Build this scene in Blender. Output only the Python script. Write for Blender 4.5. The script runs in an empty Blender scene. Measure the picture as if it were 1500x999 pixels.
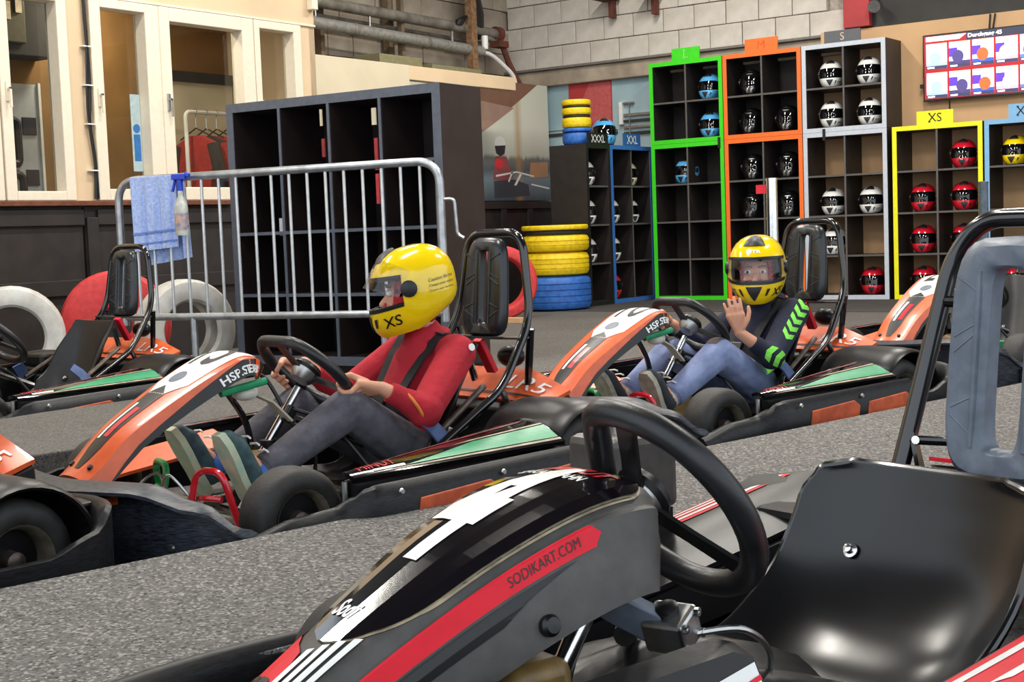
import bpy, bmesh, math, random
from mathutils import Vector, Matrix

# ------------------------------------------------------------------ camera
scene = bpy.context.scene
COL = scene.collection
YAW, PITCH, ROLL, EYE, FPX = 0.62, 0.0768, -0.0377, 0.80, 2068.0
cam_data = bpy.data.cameras.new('camera')
cam_data.sensor_width = 36.0
cam_data.lens = FPX / 1500.0 * 36.0
cam_data.clip_start = 0.05
cam = bpy.data.objects.new('camera', cam_data)
COL.objects.link(cam)
_f = Vector((0, math.cos(PITCH), -math.sin(PITCH)))
_r = Vector((1, 0, 0))
_u = _r.cross(_f)
_r2 = math.cos(ROLL) * _r + math.sin(ROLL) * _u
_u2 = -math.sin(ROLL) * _r + math.cos(ROLL) * _u
_M = Matrix((_r2, _u2, -_f)).transposed().to_4x4()
cam.matrix_world = Matrix.Translation((0, 0, EYE)) @ Matrix.Rotation(YAW, 4, 'Z') @ _M
scene.camera = cam

# ------------------------------------------------------------------ light
world = bpy.data.worlds.new('overcast_daylight')
scene.world = world
world.use_nodes = True
_bg = world.node_tree.nodes['Background']
_bg.inputs[0].default_value = (0.84, 0.92, 1.0, 1)
_bg.inputs[1].default_value = 1.75
scene.view_settings.view_transform = 'Standard'
scene.view_settings.look = 'None'
scene.view_settings.exposure = 0.05
scene.view_settings.gamma = 1.0
scene.view_settings.use_curve_mapping = False
LAMP_POWER = 95.0

# ------------------------------------------------------------------ helpers
PI = math.pi
def V(*a): return Vector(a)
def lin(c):
    if isinstance(c, str):
        c = c.lstrip('#'); c = [int(c[i:i+2], 16) / 255 for i in (0, 2, 4)]
    return tuple(x / 12.92 if x <= 0.04045 else ((x + 0.055) / 1.055) ** 2.4 for x in c)

MATS = {}
def mat(name, color, rough=0.5, metal=0.0, var=0.08, scale=30.0, bump=0.0, bscale=120.0, coat=0.0, spec=0.5, emit=0.0, color2=None, stretch=None):
    if name in MATS: return MATS[name]
    m = bpy.data.materials.new(name); m.use_nodes = True
    nt = m.node_tree; b = nt.nodes['Principled BSDF']
    c = lin(color)
    tc = nt.nodes.new('ShaderNodeTexCoord')
    src = tc.outputs['Object']
    if stretch:
        mp = nt.nodes.new('ShaderNodeMapping'); mp.inputs['Scale'].default_value = stretch
        nt.links.new(src, mp.inputs[0]); src = mp.outputs[0]
    nz = nt.nodes.new('ShaderNodeTexNoise'); nz.inputs['Scale'].default_value = scale; nz.inputs['Detail'].default_value = 5
    nt.links.new(src, nz.inputs['Vector'])
    mx = nt.nodes.new('ShaderNodeMix'); mx.data_type = 'RGBA'
    c2 = lin(color2) if color2 else tuple(x * (1 - 2 * var) for x in c)
    c1 = c if color2 else tuple(min(1, x * (1 + var)) for x in c)
    mx.inputs[6].default_value = (*c2, 1); mx.inputs[7].default_value = (*c1, 1)
    rp = nt.nodes.new('ShaderNodeValToRGB'); rp.color_ramp.elements[0].position = 0.35; rp.color_ramp.elements[1].position = 0.65
    nt.links.new(nz.outputs[0], rp.inputs[0]); nt.links.new(rp.outputs[0], mx.inputs[0])
    nt.links.new(mx.outputs[2], b.inputs['Base Color'])
    b.inputs['Roughness'].default_value = rough; b.inputs['Metallic'].default_value = metal
    b.inputs['Specular IOR Level'].default_value = spec
    b.inputs['Coat Weight'].default_value = coat; b.inputs['Coat Roughness'].default_value = 0.06
    if emit:
        nt.links.new(mx.outputs[2], b.inputs['Emission Color']); b.inputs['Emission Strength'].default_value = emit
    if bump:
        n2 = nt.nodes.new('ShaderNodeTexNoise'); n2.inputs['Scale'].default_value = bscale; n2.inputs['Detail'].default_value = 4
        nt.links.new(src, n2.inputs['Vector'])
        bp = nt.nodes.new('ShaderNodeBump'); bp.inputs['Strength'].default_value = bump; bp.inputs['Distance'].default_value = 0.01
        nt.links.new(n2.outputs[0], bp.inputs['Height']); nt.links.new(bp.outputs[0], b.inputs['Normal'])
    MATS[name] = m
    return m

def speckle(name, base, dark, light, scale, bump):
    m = bpy.data.materials.new(name); m.use_nodes = True
    nt = m.node_tree; b = nt.nodes['Principled BSDF']; N = nt.nodes.new; L = nt.links.new
    tc = N('ShaderNodeTexCoord')
    v = N('ShaderNodeTexVoronoi'); v.inputs['Scale'].default_value = scale
    L(tc.outputs['Object'], v.inputs['Vector'])
    sep = N('ShaderNodeSeparateColor'); L(v.outputs['Color'], sep.inputs[0])
    rp = N('ShaderNodeValToRGB'); e = rp.color_ramp.elements
    e[0].position = 0.0; e[0].color = (*lin(dark), 1); e[1].position = 1.0; e[1].color = (*lin(light), 1)
    k = e.new(0.3); k.color = (*lin(base), 1); k = e.new(0.72); k.color = (*lin(base), 1)
    L(sep.outputs[0], rp.inputs[0])
    nz = N('ShaderNodeTexNoise'); nz.inputs['Scale'].default_value = 1.7; nz.inputs['Detail'].default_value = 6
    L(tc.outputs['Object'], nz.inputs['Vector'])
    mr = N('ShaderNodeMapRange'); mr.inputs[3].default_value = 0.78; mr.inputs[4].default_value = 1.18
    L(nz.outputs[0], mr.inputs[0])
    mx = N('ShaderNodeVectorMath'); mx.operation = 'SCALE'
    L(rp.outputs[0], mx.inputs[0]); L(mr.outputs[0], mx.inputs['Scale'])
    L(mx.outputs[0], b.inputs['Base Color'])
    b.inputs['Roughness'].default_value = 0.85; b.inputs['Specular IOR Level'].default_value = 0.25
    bp = N('ShaderNodeBump'); bp.inputs['Strength'].default_value = bump; bp.inputs['Distance'].default_value = 0.004
    L(sep.outputs[1], bp.inputs['Height']); L(bp.outputs[0], b.inputs['Normal'])
    return m

def glass_mat():
    m = bpy.data.materials.new('window_glass'); m.use_nodes = True
    nt = m.node_tree; nt.nodes.clear(); N = nt.nodes.new; L = nt.links.new
    o = N('ShaderNodeOutputMaterial'); t = N('ShaderNodeBsdfTransparent'); t.inputs[0].default_value = (0.82, 0.84, 0.82, 1)
    g = N('ShaderNodeBsdfGlossy'); g.inputs['Roughness'].default_value = 0.02
    lw = N('ShaderNodeLayerWeight'); lw.inputs[0].default_value = 0.5; pw_ = N('ShaderNodeMath'); pw_.operation = 'POWER'; pw_.inputs[1].default_value = 4.0; L(lw.outputs['Facing'], pw_.inputs[0])
    f = N('ShaderNodeMath'); f.operation = 'MULTIPLY_ADD'; f.inputs[1].default_value = 0.5; f.inputs[2].default_value = 0.03; L(pw_.outputs[0], f.inputs[0])
    mx = N('ShaderNodeMixShader'); L(f.outputs[0], mx.inputs[0]); L(t.outputs[0], mx.inputs[1]); L(g.outputs[0], mx.inputs[2])
    L(mx.outputs[0], o.inputs[0]); return m

def catmull(pts, n=6, closed=False):
    pts = [Vector(p) for p in pts]; out = []
    m = len(pts); rng = range(m if closed else m - 1)
    for i in rng:
        if closed: p0, p1, p2, p3 = pts[i-1], pts[i], pts[(i+1) % m], pts[(i+2) % m]
        else: p0, p1, p2, p3 = pts[max(i-1, 0)], pts[i], pts[i+1], pts[min(i+2, m-1)]
        for k in range(n):
            t = k / n
            out.append(0.5 * ((2*p1) + (p2-p0)*t + (2*p0-5*p1+4*p2-p3)*t*t + (3*p1-p0-3*p2+p3)*t**3))
    if not closed: out.append(pts[-1])
    return out

def fillet(pts, r, n=5):
    pts = [Vector(p) for p in pts]; out = [pts[0]]
    for a, b, c in zip(pts, pts[1:], pts[2:]):
        d1, d2 = (a-b), (c-b)
        k = min(r, d1.length*0.48, d2.length*0.48)
        p, q = b + d1.normalized()*k, b + d2.normalized()*k
        for i in range(n+1):
            t = i/n; out.append((1-t)**2*p + 2*t*(1-t)*b + t*t*q)
    out.append(pts[-1]); return out

class MB:
    def __init__(s): s.v = []; s.f = []
    def add(s, verts, faces):
        k = len(s.v); s.v += [tuple(p) for p in verts]; s.f += [tuple(i+k for i in f) for f in faces]; return s
    def box(s, c, d, R=None):
        c = Vector(c); hx, hy, hz = d[0]/2, d[1]/2, d[2]/2
        vs = [Vector((x, y, z)) for x in (-hx, hx) for y in (-hy, hy) for z in (-hz, hz)]
        if R is not None: vs = [R @ p for p in vs]
        return s.add([c+p for p in vs], [(0,1,3,2),(4,6,7,5),(0,4,5,1),(2,3,7,6),(0,2,6,4),(1,5,7,3)])
    def bx(s, x0, x1, y0, y1, z0, z1): return s.box(((x0+x1)/2, (y0+y1)/2, (z0+z1)/2), (abs(x1-x0), abs(y1-y0), abs(z1-z0)))
    def loft(s, rings, closed=True, cap=True, loop=False):
        n = len(rings[0]); k = len(s.v)
        for r in rings: s.v += [tuple(p) for p in r]
        m = len(rings)
        for i in range(m if loop else m-1):
            for j in range(n if closed else n-1):
                a, b = k+i*n+j, k+i*n+(j+1) % n
                c, d = k+((i+1) % m)*n+(j+1) % n, k+((i+1) % m)*n+j
                s.f.append((a, b, c, d))
        if cap and closed and not loop:
            s.f.append(tuple(k+j for j in reversed(range(n)))); s.f.append(tuple(k+(m-1)*n+j for j in range(n)))
        return s
    def tube(s, pts, r, n=10, closed=False, cap=True):
        pts = [Vector(p) for p in pts]; m = len(pts); rings = []
        rr = r if isinstance(r, (list, tuple)) else [r]*m
        T = []
        for i in range(m):
            a = pts[i-1] if (i > 0 or closed) else pts[i]; b = pts[(i+1) % m] if (i < m-1 or closed) else pts[i]
            t = (b-a); T.append(t.normalized() if t.length > 1e-9 else Vector((0,0,1)))
        u = T[0].orthogonal().normalized()
        for i in range(m):
            u = (u - T[i]*u.dot(T[i])); u = u.normalized() if u.length > 1e-6 else T[i].orthogonal().normalized()
            w = T[i].cross(u)
            rings.append([pts[i] + rr[i]*(math.cos(2*PI*j/n)*u + math.sin(2*PI*j/n)*w) for j in range(n)])
        return s.loft(rings, True, cap, closed)
    def strip(s, pts, w, th, side):
        # flat ribbon along pts; side(i) gives the width direction
        rings = []; pts = [Vector(p) for p in pts]
        for i, p in enumerate(pts):
            t = (pts[min(i+1, len(pts)-1)] - pts[max(i-1, 0)]).normalized()
            sd = Vector(side(i) if callable(side) else side); sd = (sd - t*sd.dot(t)).normalized(); nn = t.cross(sd)
            ww = w[i] if isinstance(w, (list, tuple)) else w
            rings.append([p+sd*ww/2+nn*th/2, p-sd*ww/2+nn*th/2, p-sd*ww/2-nn*th/2, p+sd*ww/2-nn*th/2])
        return s.loft(rings)
    def lathe(s, prof, o, ax, n=24, loop=False):
        o = Vector(o); ax = Vector(ax).normalized(); u = ax.orthogonal().normalized(); w = ax.cross(u)
        rings = [[o + ax*h + max(r, 1e-4)*(math.cos(2*PI*j/n)*u + math.sin(2*PI*j/n)*w) for j in range(n)] for r, h in prof]
        return s.loft(rings, True, not loop, loop)
    def prism(s, pts2, M, h):
        n = len(pts2); a = [M @ Vector((p[0], p[1], 0)) for p in pts2]; b = [M @ Vector((p[0], p[1], h)) for p in pts2]
        return s.add(a+b, [tuple(reversed(range(n))), tuple(range(n, 2*n))] + [(i, (i+1) % n, n+(i+1) % n, n+i) for i in range(n)])
    def grid(s, f, us, vs, th=0.0):
        # sheet f(u,v)->Vector with thickness th pushed along -normal
        nu, nv = len(us), len(vs); P = [[Vector(f(u, v)) for v in vs] for u in us]
        def nrm(i, j):
            a = P[min(i+1, nu-1)][j] - P[max(i-1, 0)][j]; b = P[i][min(j+1, nv-1)] - P[i][max(j-1, 0)]
            c = a.cross(b); return c.normalized() if c.length > 1e-12 else Vector((0,0,1))
        top = [P[i][j] for i in range(nu) for j in range(nv)]
        q = [(i*nv+j, (i+1)*nv+j, (i+1)*nv+j+1, i*nv+j+1) for i in range(nu-1) for j in range(nv-1)]
        if not th: return s.add(top, q)
        bot = [P[i][j] - th*nrm(i, j) for i in range(nu) for j in range(nv)]
        N = nu*nv
        fs = q + [tuple(N+k for k in reversed(t)) for t in q]
        for i in range(nu-1):
            fs.append((i*nv, N+i*nv, N+(i+1)*nv, (i+1)*nv)); e = nv-1
            fs.append(((i+1)*nv+e, N+(i+1)*nv+e, N+i*nv+e, i*nv+e))
        for j in range(nv-1):
            fs.append((j+1, N+j+1, N+j, j)); e = (nu-1)*nv
            fs.append((e+j, N+e+j, N+e+j+1, e+j+1))
        return s.add(top+bot, fs)
    def ball(s, c, r, n=12, m=8, R=None):
        c = Vector(c); r = (r, r, r) if not isinstance(r, (tuple, list)) else r; rings = []
        for i in range(m+1):
            t = -PI/2 + PI*i/m; cr = max(math.cos(t), 1e-3)
            row = [Vector((r[0]*cr*math.cos(2*PI*j/n), r[1]*cr*math.sin(2*PI*j/n), r[2]*math.sin(t))) for j in range(n)]
            rings.append([c + ((R @ p) if R is not None else p) for p in row])
        return s.loft(rings)
    def caps(s, a, b, ra, rb, n=12):
        # tapered capsule
        a, b = Vector(a), Vector(b); d = (b-a); L = d.length; d = d/L if L > 1e-6 else Vector((0,0,1))
        pts, rr = [], []
        for k in range(5):
            t = -PI/2 + (PI/2)*k/4; pts.append(a + d*ra*math.sin(t)); rr.append(max(ra*math.cos(t), 1e-4))
        for k in range(5):
            t = (PI/2)*k/4; pts.append(b + d*rb*math.sin(t)); rr.append(max(rb*math.cos(t), 1e-4))
        u = d.orthogonal().normalized(); w = d.cross(u)
        return s.loft([[p + r*(math.cos(2*PI*j/n)*u + math.sin(2*PI*j/n)*w) for j in range(n)] for p, r in zip(pts, rr)])
    def mesh(s, name, smooth=35):
        me = bpy.data.meshes.new(name); me.from_pydata(s.v, [], s.f); 
        bm = bmesh.new(); bm.from_mesh(me); bmesh.ops.recalc_face_normals(bm, faces=bm.faces); bm.to_mesh(me); bm.free()
        if smooth:
            me.polygons.foreach_set('use_smooth', [True]*len(me.polygons))
            me.set_sharp_from_angle(angle=math.radians(smooth))
        return me
    def build(s, name, m, parent=None, smooth=35, bevel=0.0):
        return obj(name, s.mesh(name, smooth), m, parent, bevel)

def obj(name, me, m, parent=None, bevel=0.0):
    o = bpy.data.objects.new(name, me); COL.objects.link(o)
    if m is not None:
        if me.materials: o.material_slots[0].link = 'OBJECT'; o.material_slots[0].material = m
        else: me.materials.append(m)
    if parent is not None: o.parent = parent
    if bevel:
        bv = o.modifiers.new('bevel', 'BEVEL'); bv.width = bevel; bv.segments = 2; bv.limit_method = 'ANGLE'
    return o

def tag(o, label, cat, group=None, kind=None):
    o['label'] = label; o['category'] = cat
    if group: o['group'] = group
    if kind: o['kind'] = kind
    return o
def thing(name, label, cat, loc=(0,0,0), rz=0.0, group=None):
    o = bpy.data.objects.new(name, None); COL.objects.link(o); o.empty_display_size = 0.1
    o.location = loc; o.rotation_euler = (0, 0, rz); return tag(o, label, cat, group)
def struct(o): o['kind'] = 'structure'; return o
def dup(root, loc, rz, label=None, skip=()):
    r = root.copy(); COL.objects.link(r); r.location = loc; r.rotation_euler = (0, 0, rz)
    if label: r['label'] = label
    for ch in list(root.children):
        if ch.name.split('.')[0] in skip: continue
        c = ch.copy(); COL.objects.link(c); c.parent = r
        for g in list(ch.children):
            d = g.copy(); COL.objects.link(d); d.parent = c
    return r

_tcache = {}
def text_polys(txt, shear=0.0, bold=0.0):
    key = (txt, shear, bold)
    if key in _tcache: return _tcache[key]
    cu = bpy.data.curves.new('lettering', 'FONT'); cu.body = txt; cu.size = 1.0; cu.shear = shear; cu.offset = bold; cu.resolution_u = 3
    o = bpy.data.objects.new('lettering', cu)
    me = o.to_mesh(); vs = [(v.co.x, v.co.y) for v in me.vertices]; fs = [tuple(p.vertices) for p in me.polygons]
    o.to_mesh_clear(); bpy.data.objects.remove(o); bpy.data.curves.remove(cu)
    x0 = min(v[0] for v in vs); x1 = max(v[0] for v in vs); y0 = min(v[1] for v in vs); y1 = max(v[1] for v in vs)
    vs = [((x-x0)/(x1-x0), (y-y0)/(y1-y0)) for x, y in vs]
    _tcache[key] = (vs, fs, (x1-x0)/(y1-y0)); return _tcache[key]

def decal(name, polys, fmap, m, parent, cuts=8, th=0.0008, hint=None):
    """flat print laid on a surface: polys = (verts in the unit square, faces); fmap(a,b) -> point on the surface"""
    vs, fs = polys[0], polys[1]
    bm = bmesh.new(); bv = [bm.verts.new((x, y, 0)) for x, y in vs]
    for f in fs:
        try: bm.faces.new([bv[i] for i in f])
        except ValueError: pass
    ext = [(min(v[i] for v in vs), max(v[i] for v in vs)) for i in (0, 1)]
    for k in range(1, cuts):
        for i, ax in enumerate(((1,0,0), (0,1,0))):
            q = ext[i][0] + (ext[i][1]-ext[i][0])*k/cuts
            bmesh.ops.bisect_plane(bm, geom=bm.verts[:]+bm.edges[:]+bm.faces[:], plane_co=(q, q, 0), plane_no=ax)
    e = 1e-3
    for v in bm.verts:
        a, b = v.co.x, v.co.y; p = Vector(fmap(a, b)); da = Vector(fmap(a+e, b))-p; db = Vector(fmap(a, b+e))-p
        nn = da.cross(db).normalized()
        if hint is not None and nn.dot(Vector(hint)) < 0: nn = -nn
        v.co = p + nn*th
    me = bpy.data.meshes.new(name); bm.to_mesh(me); bm.free()
    return obj(name, me, m, parent)
UNIT = ([(0,0),(1,0),(1,1),(0,1)], [(0,1,2,3)])
def poly(*pts): return (list(pts), [tuple(range(len(pts)))])
def planar(o, a, b): o, a, b = Vector(o), Vector(a), Vector(b); return lambda s, t: o + a*s + b*t

def remeshed(mb, name, voxel, smooth_it=4, m=None, parent=None):
    me = mb.mesh(name, 0); o = bpy.data.objects.new(name+'_tmp', me); COL.objects.link(o)
    r = o.modifiers.new('r', 'REMESH'); r.mode = 'VOXEL'; r.voxel_size = voxel
    sm = o.modifiers.new('s', 'SMOOTH'); sm.factor = 0.5; sm.iterations = smooth_it
    dg = bpy.context.evaluated_depsgraph_get(); dg.update()
    nm = bpy.data.meshes.new_from_object(o.evaluated_get(dg)); nm.name = name
    bpy.data.objects.remove(o); bpy.data.meshes.remove(me)
    nm.polygons.foreach_set('use_smooth', [True]*len(nm.polygons))
    nm.materials.clear()
    return obj(name, nm, m, parent)

# ------------------------------------------------------------------ shared materials
M_ = dict(
 black_plastic=mat('black_plastic', '#151416', 0.36, spec=0.32, var=0.25, scale=9, bump=0.03, bscale=60),
 scuffed=mat('scuffed_black_plastic', '#141418', 0.38, spec=0.4, color2='#3a404b', scale=14, stretch=(3, 3, 26), bump=0.05, bscale=90),  # scuffs, with the bumper's bluish sheen put into the streak colour
 scuffed_dark=mat('scratched_black_plastic', '#100f11', 0.40, spec=0.25, color2='#222326', scale=16, stretch=(3, 3, 26), bump=0.05, bscale=90),
 gloss_black=mat('gloss_black', '#121014', 0.10, var=0.15, coat=0.5),
 tube=mat('black_tube', '#101114', 0.18, var=0.1, coat=0.6),
 rubber=mat('rubber', '#2c2a28', 0.62, color2='#1d1b1a', scale=22, bump=0.1),
 chrome=mat('chrome', '#d8dadc', 0.16, 1.0, var=0.05),
 alu=mat('aluminium', '#b9bab8', 0.34, 1.0, var=0.1),
 galv=mat('galvanised_steel', '#b4b8bc', 0.38, 0.85, var=0.12, scale=18),
 orange=mat('orange_plastic', '#e2602e', 0.32, var=0.06, coat=0.2),
 green=mat('green_print', '#1f8f5f', 0.35, var=0.08),
 pedal_green=mat('green_enamel', '#0f8a45', 0.3, var=0.08),
 red=mat('red_print', '#d81f30', 0.3, var=0.05),
 pedal_red=mat('red_enamel', '#d21827', 0.25, var=0.05, coat=0.4),
 white=mat('white_print', '#eeeeea', 0.35, var=0.02),
 inkblack=mat('black_print', '#0c0c0e', 0.4, var=0.02),
 cream_edge=mat('worn_edge', '#a8987c', 0.5, var=0.2),
 tan=mat('tan_tank', '#8c7040', 0.4, var=0.15),
 grey_pad=mat('headrest_plastic', '#66707e', 0.42, var=0.1),
 dark_pad=mat('dark_headrest_plastic', '#25282c', 0.30, var=0.12),
 worn_steel=mat('worn_steel', '#5b5048', 0.4, 0.5, var=0.2),
 skin=mat('skin', '#d79a7c', 0.5, var=0.05, scale=12),
 strap=mat('black_webbing', '#17181c', 0.75, var=0.15, scale=60, bump=0.1, bscale=250),
)
# ================================================================== the setting
def floor_z(y): return 0.0 if y < 6 else (0.1 if y > 9.5 else (y-6)/3.5*0.1)
m_floor = speckle('hall_floor', '#5c5956', '#403e3d', '#747069', 170, 0.35)
m_island = speckle('granulate', '#6a6764', '#3c3a39', '#a29d96', 170, 0.7)
m_carpet = speckle('dark_carpet', '#454240', '#2f2d2c', '#5c5854', 200, 0.3)
m_beige = mat('beige_wall', '#d9bf9c', 0.7, var=0.03, scale=3)
m_cream = mat('cream_board', '#d3c6aa', 0.7, var=0.03, scale=3)
m_frame = mat('window_frame_paint', '#e6dbc6', 0.45, var=0.02)
m_blackwood = mat('black_boards', '#1f1b19', 0.6, color2='#2b2523', scale=8, bump=0.08)
m_sill = mat('brown_sill', '#70402a', 0.5, var=0.15)
m_block = mat('painted_block', '#d6cfc5', 0.9, color2='#c0b8ac', scale=5, bump=0.25, bscale=40)
m_block2 = mat('dusty_block', '#a39889', 0.9, color2='#877b6d', scale=4, bump=0.3, bscale=40)
m_mortar = mat('mortar', '#aaa196', 0.95, var=0.1)
m_conc = mat('concrete_ledge', '#b5a794', 0.9, color2='#948675', scale=4, bump=0.4, bscale=25)
m_card = mat('cardboard_wall', '#cfa77c', 0.8, var=0.04, scale=3)
m_dark = mat('dark_grey_wall', '#3a3836', 0.8, var=0.1, scale=5)
m_ltblue = mat('pale_blue_wall', '#a9c0c6', 0.7, color2='#8fa9b2', scale=2.5)
m_redpaint = mat('red_wall_paint', '#b4373a', 0.6, var=0.08, scale=3)
m_ceil = mat('ceiling_sheet', '#5a5753', 0.9, var=0.05, scale=3)
m_brownroom = mat('brown_room_wall', '#8a6536', 0.7, var=0.08, scale=4)
m_glass = glass_mat()

fl = MB().grid(lambda u, v: (u, v, floor_z(v)), [-8.7, 6.0], [-4.0, 2.0, 6.0, 9.5, 12.3], 0.12).build('floor', m_floor, smooth=0); struct(fl)
isl = MB().prism([(-2.84, -0.3), (-2.25, -0.3), (0.02, 6.7), (-1.34, 6.7)], Matrix.Translation((0, 0, -0.02)), 0.16).build('floor_island', m_island, smooth=0, bevel=0.006)
struct(isl)
i2 = MB().prism([(-4.62, 0.4), (-4.10, 0.4), (-3.64, 3.2), (-3.34, 5.0), (-3.09, 6.5), (-3.95, 6.5), (-4.05, 4.9), (-4.83, 4.85), (-4.78, 4.2), (-4.66, 3.2)], Matrix.Translation((0, 0, -0.02)), 0.19).build('floor_island', m_floor, smooth=0, bevel=0.006); struct(i2)
cs = MB().bx(-8.0, 0.5, 10.19, 11.74, 0.095, 0.104).build('floor_carpet', m_carpet, smooth=0); struct(cs)  # darker speckled strip of floor in front of the shelves
ce = MB().bx(-8.7, 2.6, -1.0, 12.4, 4.4, 4.5).build('ceiling', m_ceil, smooth=0); struct(ce)

# ceiling strip lights (out of frame, but the room has them)
m_lampbody = mat('lamp_housing', '#d8d8d4', 0.5)
for i, (x, y) in enumerate([(-5.9, 3.0), (-3.2, 3.0), (-5.9, 6.2), (-3.2, 6.2), (-0.9, 6.2), (-5.9, 9.6), (-3.2, 9.6)]):
    t = thing('ceiling_light', 'white fluorescent strip light on the ceiling', 'lamp', (x, y, 4.26), 0, 'ceiling strip lights')
    MB().bx(-0.09, 0.09, -0.75, 0.75, 0.03, 0.14).build('housing', m_lampbody, t, bevel=0.01)
    ld = bpy.data.lights.new('tube_light', 'AREA'); ld.shape = 'RECTANGLE'; ld.size = 0.16; ld.size_y = 1.45; ld.energy = LAMP_POWER; ld.color = (1.0, 0.95, 0.87)
    lo = bpy.data.objects.new('tube_light', ld); COL.objects.link(lo); lo.parent = t

# ---- booth with windows on the left
BX = -7.6
wl = thing('wall_left', '', 'wall'); 
for k in ('label', 'category'): del wl[k]
struct(wl)
def wpiece(name, m, *b, bevel=0.0): return MB().bx(*b).build(name, m, wl, 0, bevel)
wpiece('fascia', m_beige, BX-0.06, BX, -2.0, 8.17, 2.43, 3.3)
wpiece('pier', m_beige, BX-0.06, BX, 5.86, 6.02, 1.11, 2.43)
wpiece('pier', m_beige, BX-0.06, BX, 8.01, 8.17, 0.0, 2.43)
wpiece('pier', m_beige, BX-0.06, BX, -2.0, 4.72, 1.11, 2.43)
wpiece('cover_strip', m_frame, BX, BX+0.012, 6.56, 6.66, 1.11, 2.43)
wpiece('trim_moulding', m_frame, BX, BX+0.015, -2.0, 8.17, 2.435, 2.45)
wpiece('end_wall', m_beige, -8.5, BX, 8.11, 8.17, 0.0, 3.3)
wpiece('booth_back_wall', m_brownroom, -8.56, -8.5, -2.0, 8.17, 0.0, 3.0)
wpiece('booth_ceiling', m_brownroom, -8.5, BX-0.06, -2.0, 8.11, 2.75, 2.8)
wpiece('sill', m_sill, BX-0.02, BX+0.05, -2.0, 7.2, 1.075, 1.108, bevel=0.004)
# black plank wall under the windows
for i, (y0, y1) in enumerate([(-1.0, 1.6), (1.62, 3.9), (3.92, 5.9), (5.92, 7.3), (7.32, 8.17)]):
    wpiece('board_panel', m_blackwood, BX-0.04, BX-0.005, y0, y1, 0.0, 1.075, bevel=0.004)
    wpiece('batten', m_blackwood, BX-0.005, BX+0.02, y0, y0+0.09, 0.0, 1.0, bevel=0.004)
    wpiece('rail', m_blackwood, BX-0.005, BX+0.02, y0+0.09, y1, 0.95, 1.05, bevel=0.004)
    wpiece('rail', m_blackwood, BX-0.005, BX+0.022, y0+0.09, y1, 0.5, 0.60, bevel=0.004)

def window(i, y0, y1, z0, z1, g):
    w = thing('window_%d' % i, '', ''); 
    for k in ('label', 'category'): del w[k]
    struct(w)
    gy0, gy1, gz0, gz1 = g
    d0, d1 = BX-0.10, BX+0.022
    MB().bx(d0, d1, y0, gy0, z0, z1).build('frame', m_frame, w, 0, 0.006)
    MB().bx(d0, d1, gy1, y1, z0, z1).build('frame', m_frame, w, 0, 0.006)
    MB().bx(d0, d1, gy0, gy1, z0, gz0).build('frame', m_frame, w, 0, 0.006)
    MB().bx(d0, d1, gy0, gy1, gz1, z1).build('frame', m_frame, w, 0, 0.006)
    MB().bx(d0+0.015, d0+0.021, gy0, gy1, gz0, gz1).build('pane', m_glass, w, 0)
    h = MB().bx(d1, d1+0.012, y0+0.03, y0+0.055, 1.72, 1.84); h.bx(d1+0.012, d1+0.04, y0+0.036, y0+0.05, 1.79, 1.805); h.bx(d1+0.028, d1+0.04, y0+0.036, y0+0.05, 1.68, 1.805)
    h.build('handle', m_frame if i != 4 else M_['alu'], w, 0, 0.002)
    return w
window(1, 4.74, 5.32, 1.11, 2.43, (4.83, 5.24, 1.18, 2.37))
window(2, 5.335, 5.85, 1.11, 2.43, (5.41, 5.775, 1.17, 2.37))
window(3, 6.03, 6.605, 1.11, 2.43, (6.12, 6.49, 1.185, 2.37))
window(4, 6.615, 7.50, 1.11, 2.43, (6.705, 7.385, 1.20, 2.335))
window(5, 7.51, 8.0, 1.11, 2.43, (7.565, 7.92, 1.20, 2.37))
# black cable down the pier
cb = MB().tube(catmull([(BX+0.02, 5.985, 2.9), (BX+0.02, 5.99, 2.4), (BX+0.022, 6.0, 1.9), (BX+0.022, 5.985, 1.6), (BX+0.02, 6.01, 1.35), (BX+0.02, 6.0, 1.12)], 5), 0.011, 6)
cb.tube(catmull([(BX+0.035, 5.97, 2.9), (BX+0.035, 5.985, 2.2), (BX+0.03, 5.965, 1.7), (BX+0.035, 6.0, 1.4), (BX+0.02, 6.02, 1.12)], 5), 0.007, 6)
co = cb.build('cable', M_['inkblack']); tag(co, 'black cable clipped down the beige wall between two windows', 'cable')
for z in (2.1, 1.85, 1.6, 1.3): MB().bx(BX, BX+0.04, 5.955, 6.02, z, z+0.008).build('cable_clip', M_['white'], co, 0)
bxo = MB().bx(BX, BX+0.06, 8.10, 8.165, 2.56, 2.72).build('junction_box', m_frame, None, 0, 0.006); tag(bxo, 'small white electrical box high on the corner of the beige booth', 'box')

# things inside the booth
t = thing('booth_light', 'small ceiling lamp inside the booth', 'lamp', (-8.05, 6.6, 2.72)); MB().lathe([(0, 0.0), (0.12, 0.0), (0.14, 0.03), (0, 0.03)], (0, 0, 0), (0, 0, 1), 20).build('housing', m_lampbody, t)  # added fill lamp, brightens the room behind the windows
ld = bpy.data.lights.new('booth_bulb', 'AREA'); ld.shape = 'DISK'; ld.size = 0.22; ld.energy = 22; ld.color = (1.0, 0.88, 0.7); lo = bpy.data.objects.new('booth_bulb', ld); COL.objects.link(lo); lo.parent = t; lo.location = (0, 0, -0.01)
def onbooth(name, label, cat): return thing(name, label, cat)
t = onbooth('track_map', 'white board with dark race track outline seen through left window', 'map')
MB().bx(-8.47, -8.44, 5.6, 6.235, 1.0, 1.95).build('board', mat('map_board', '#b9bcc0', 0.5, var=0.03), t, 0, 0.003)
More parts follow.
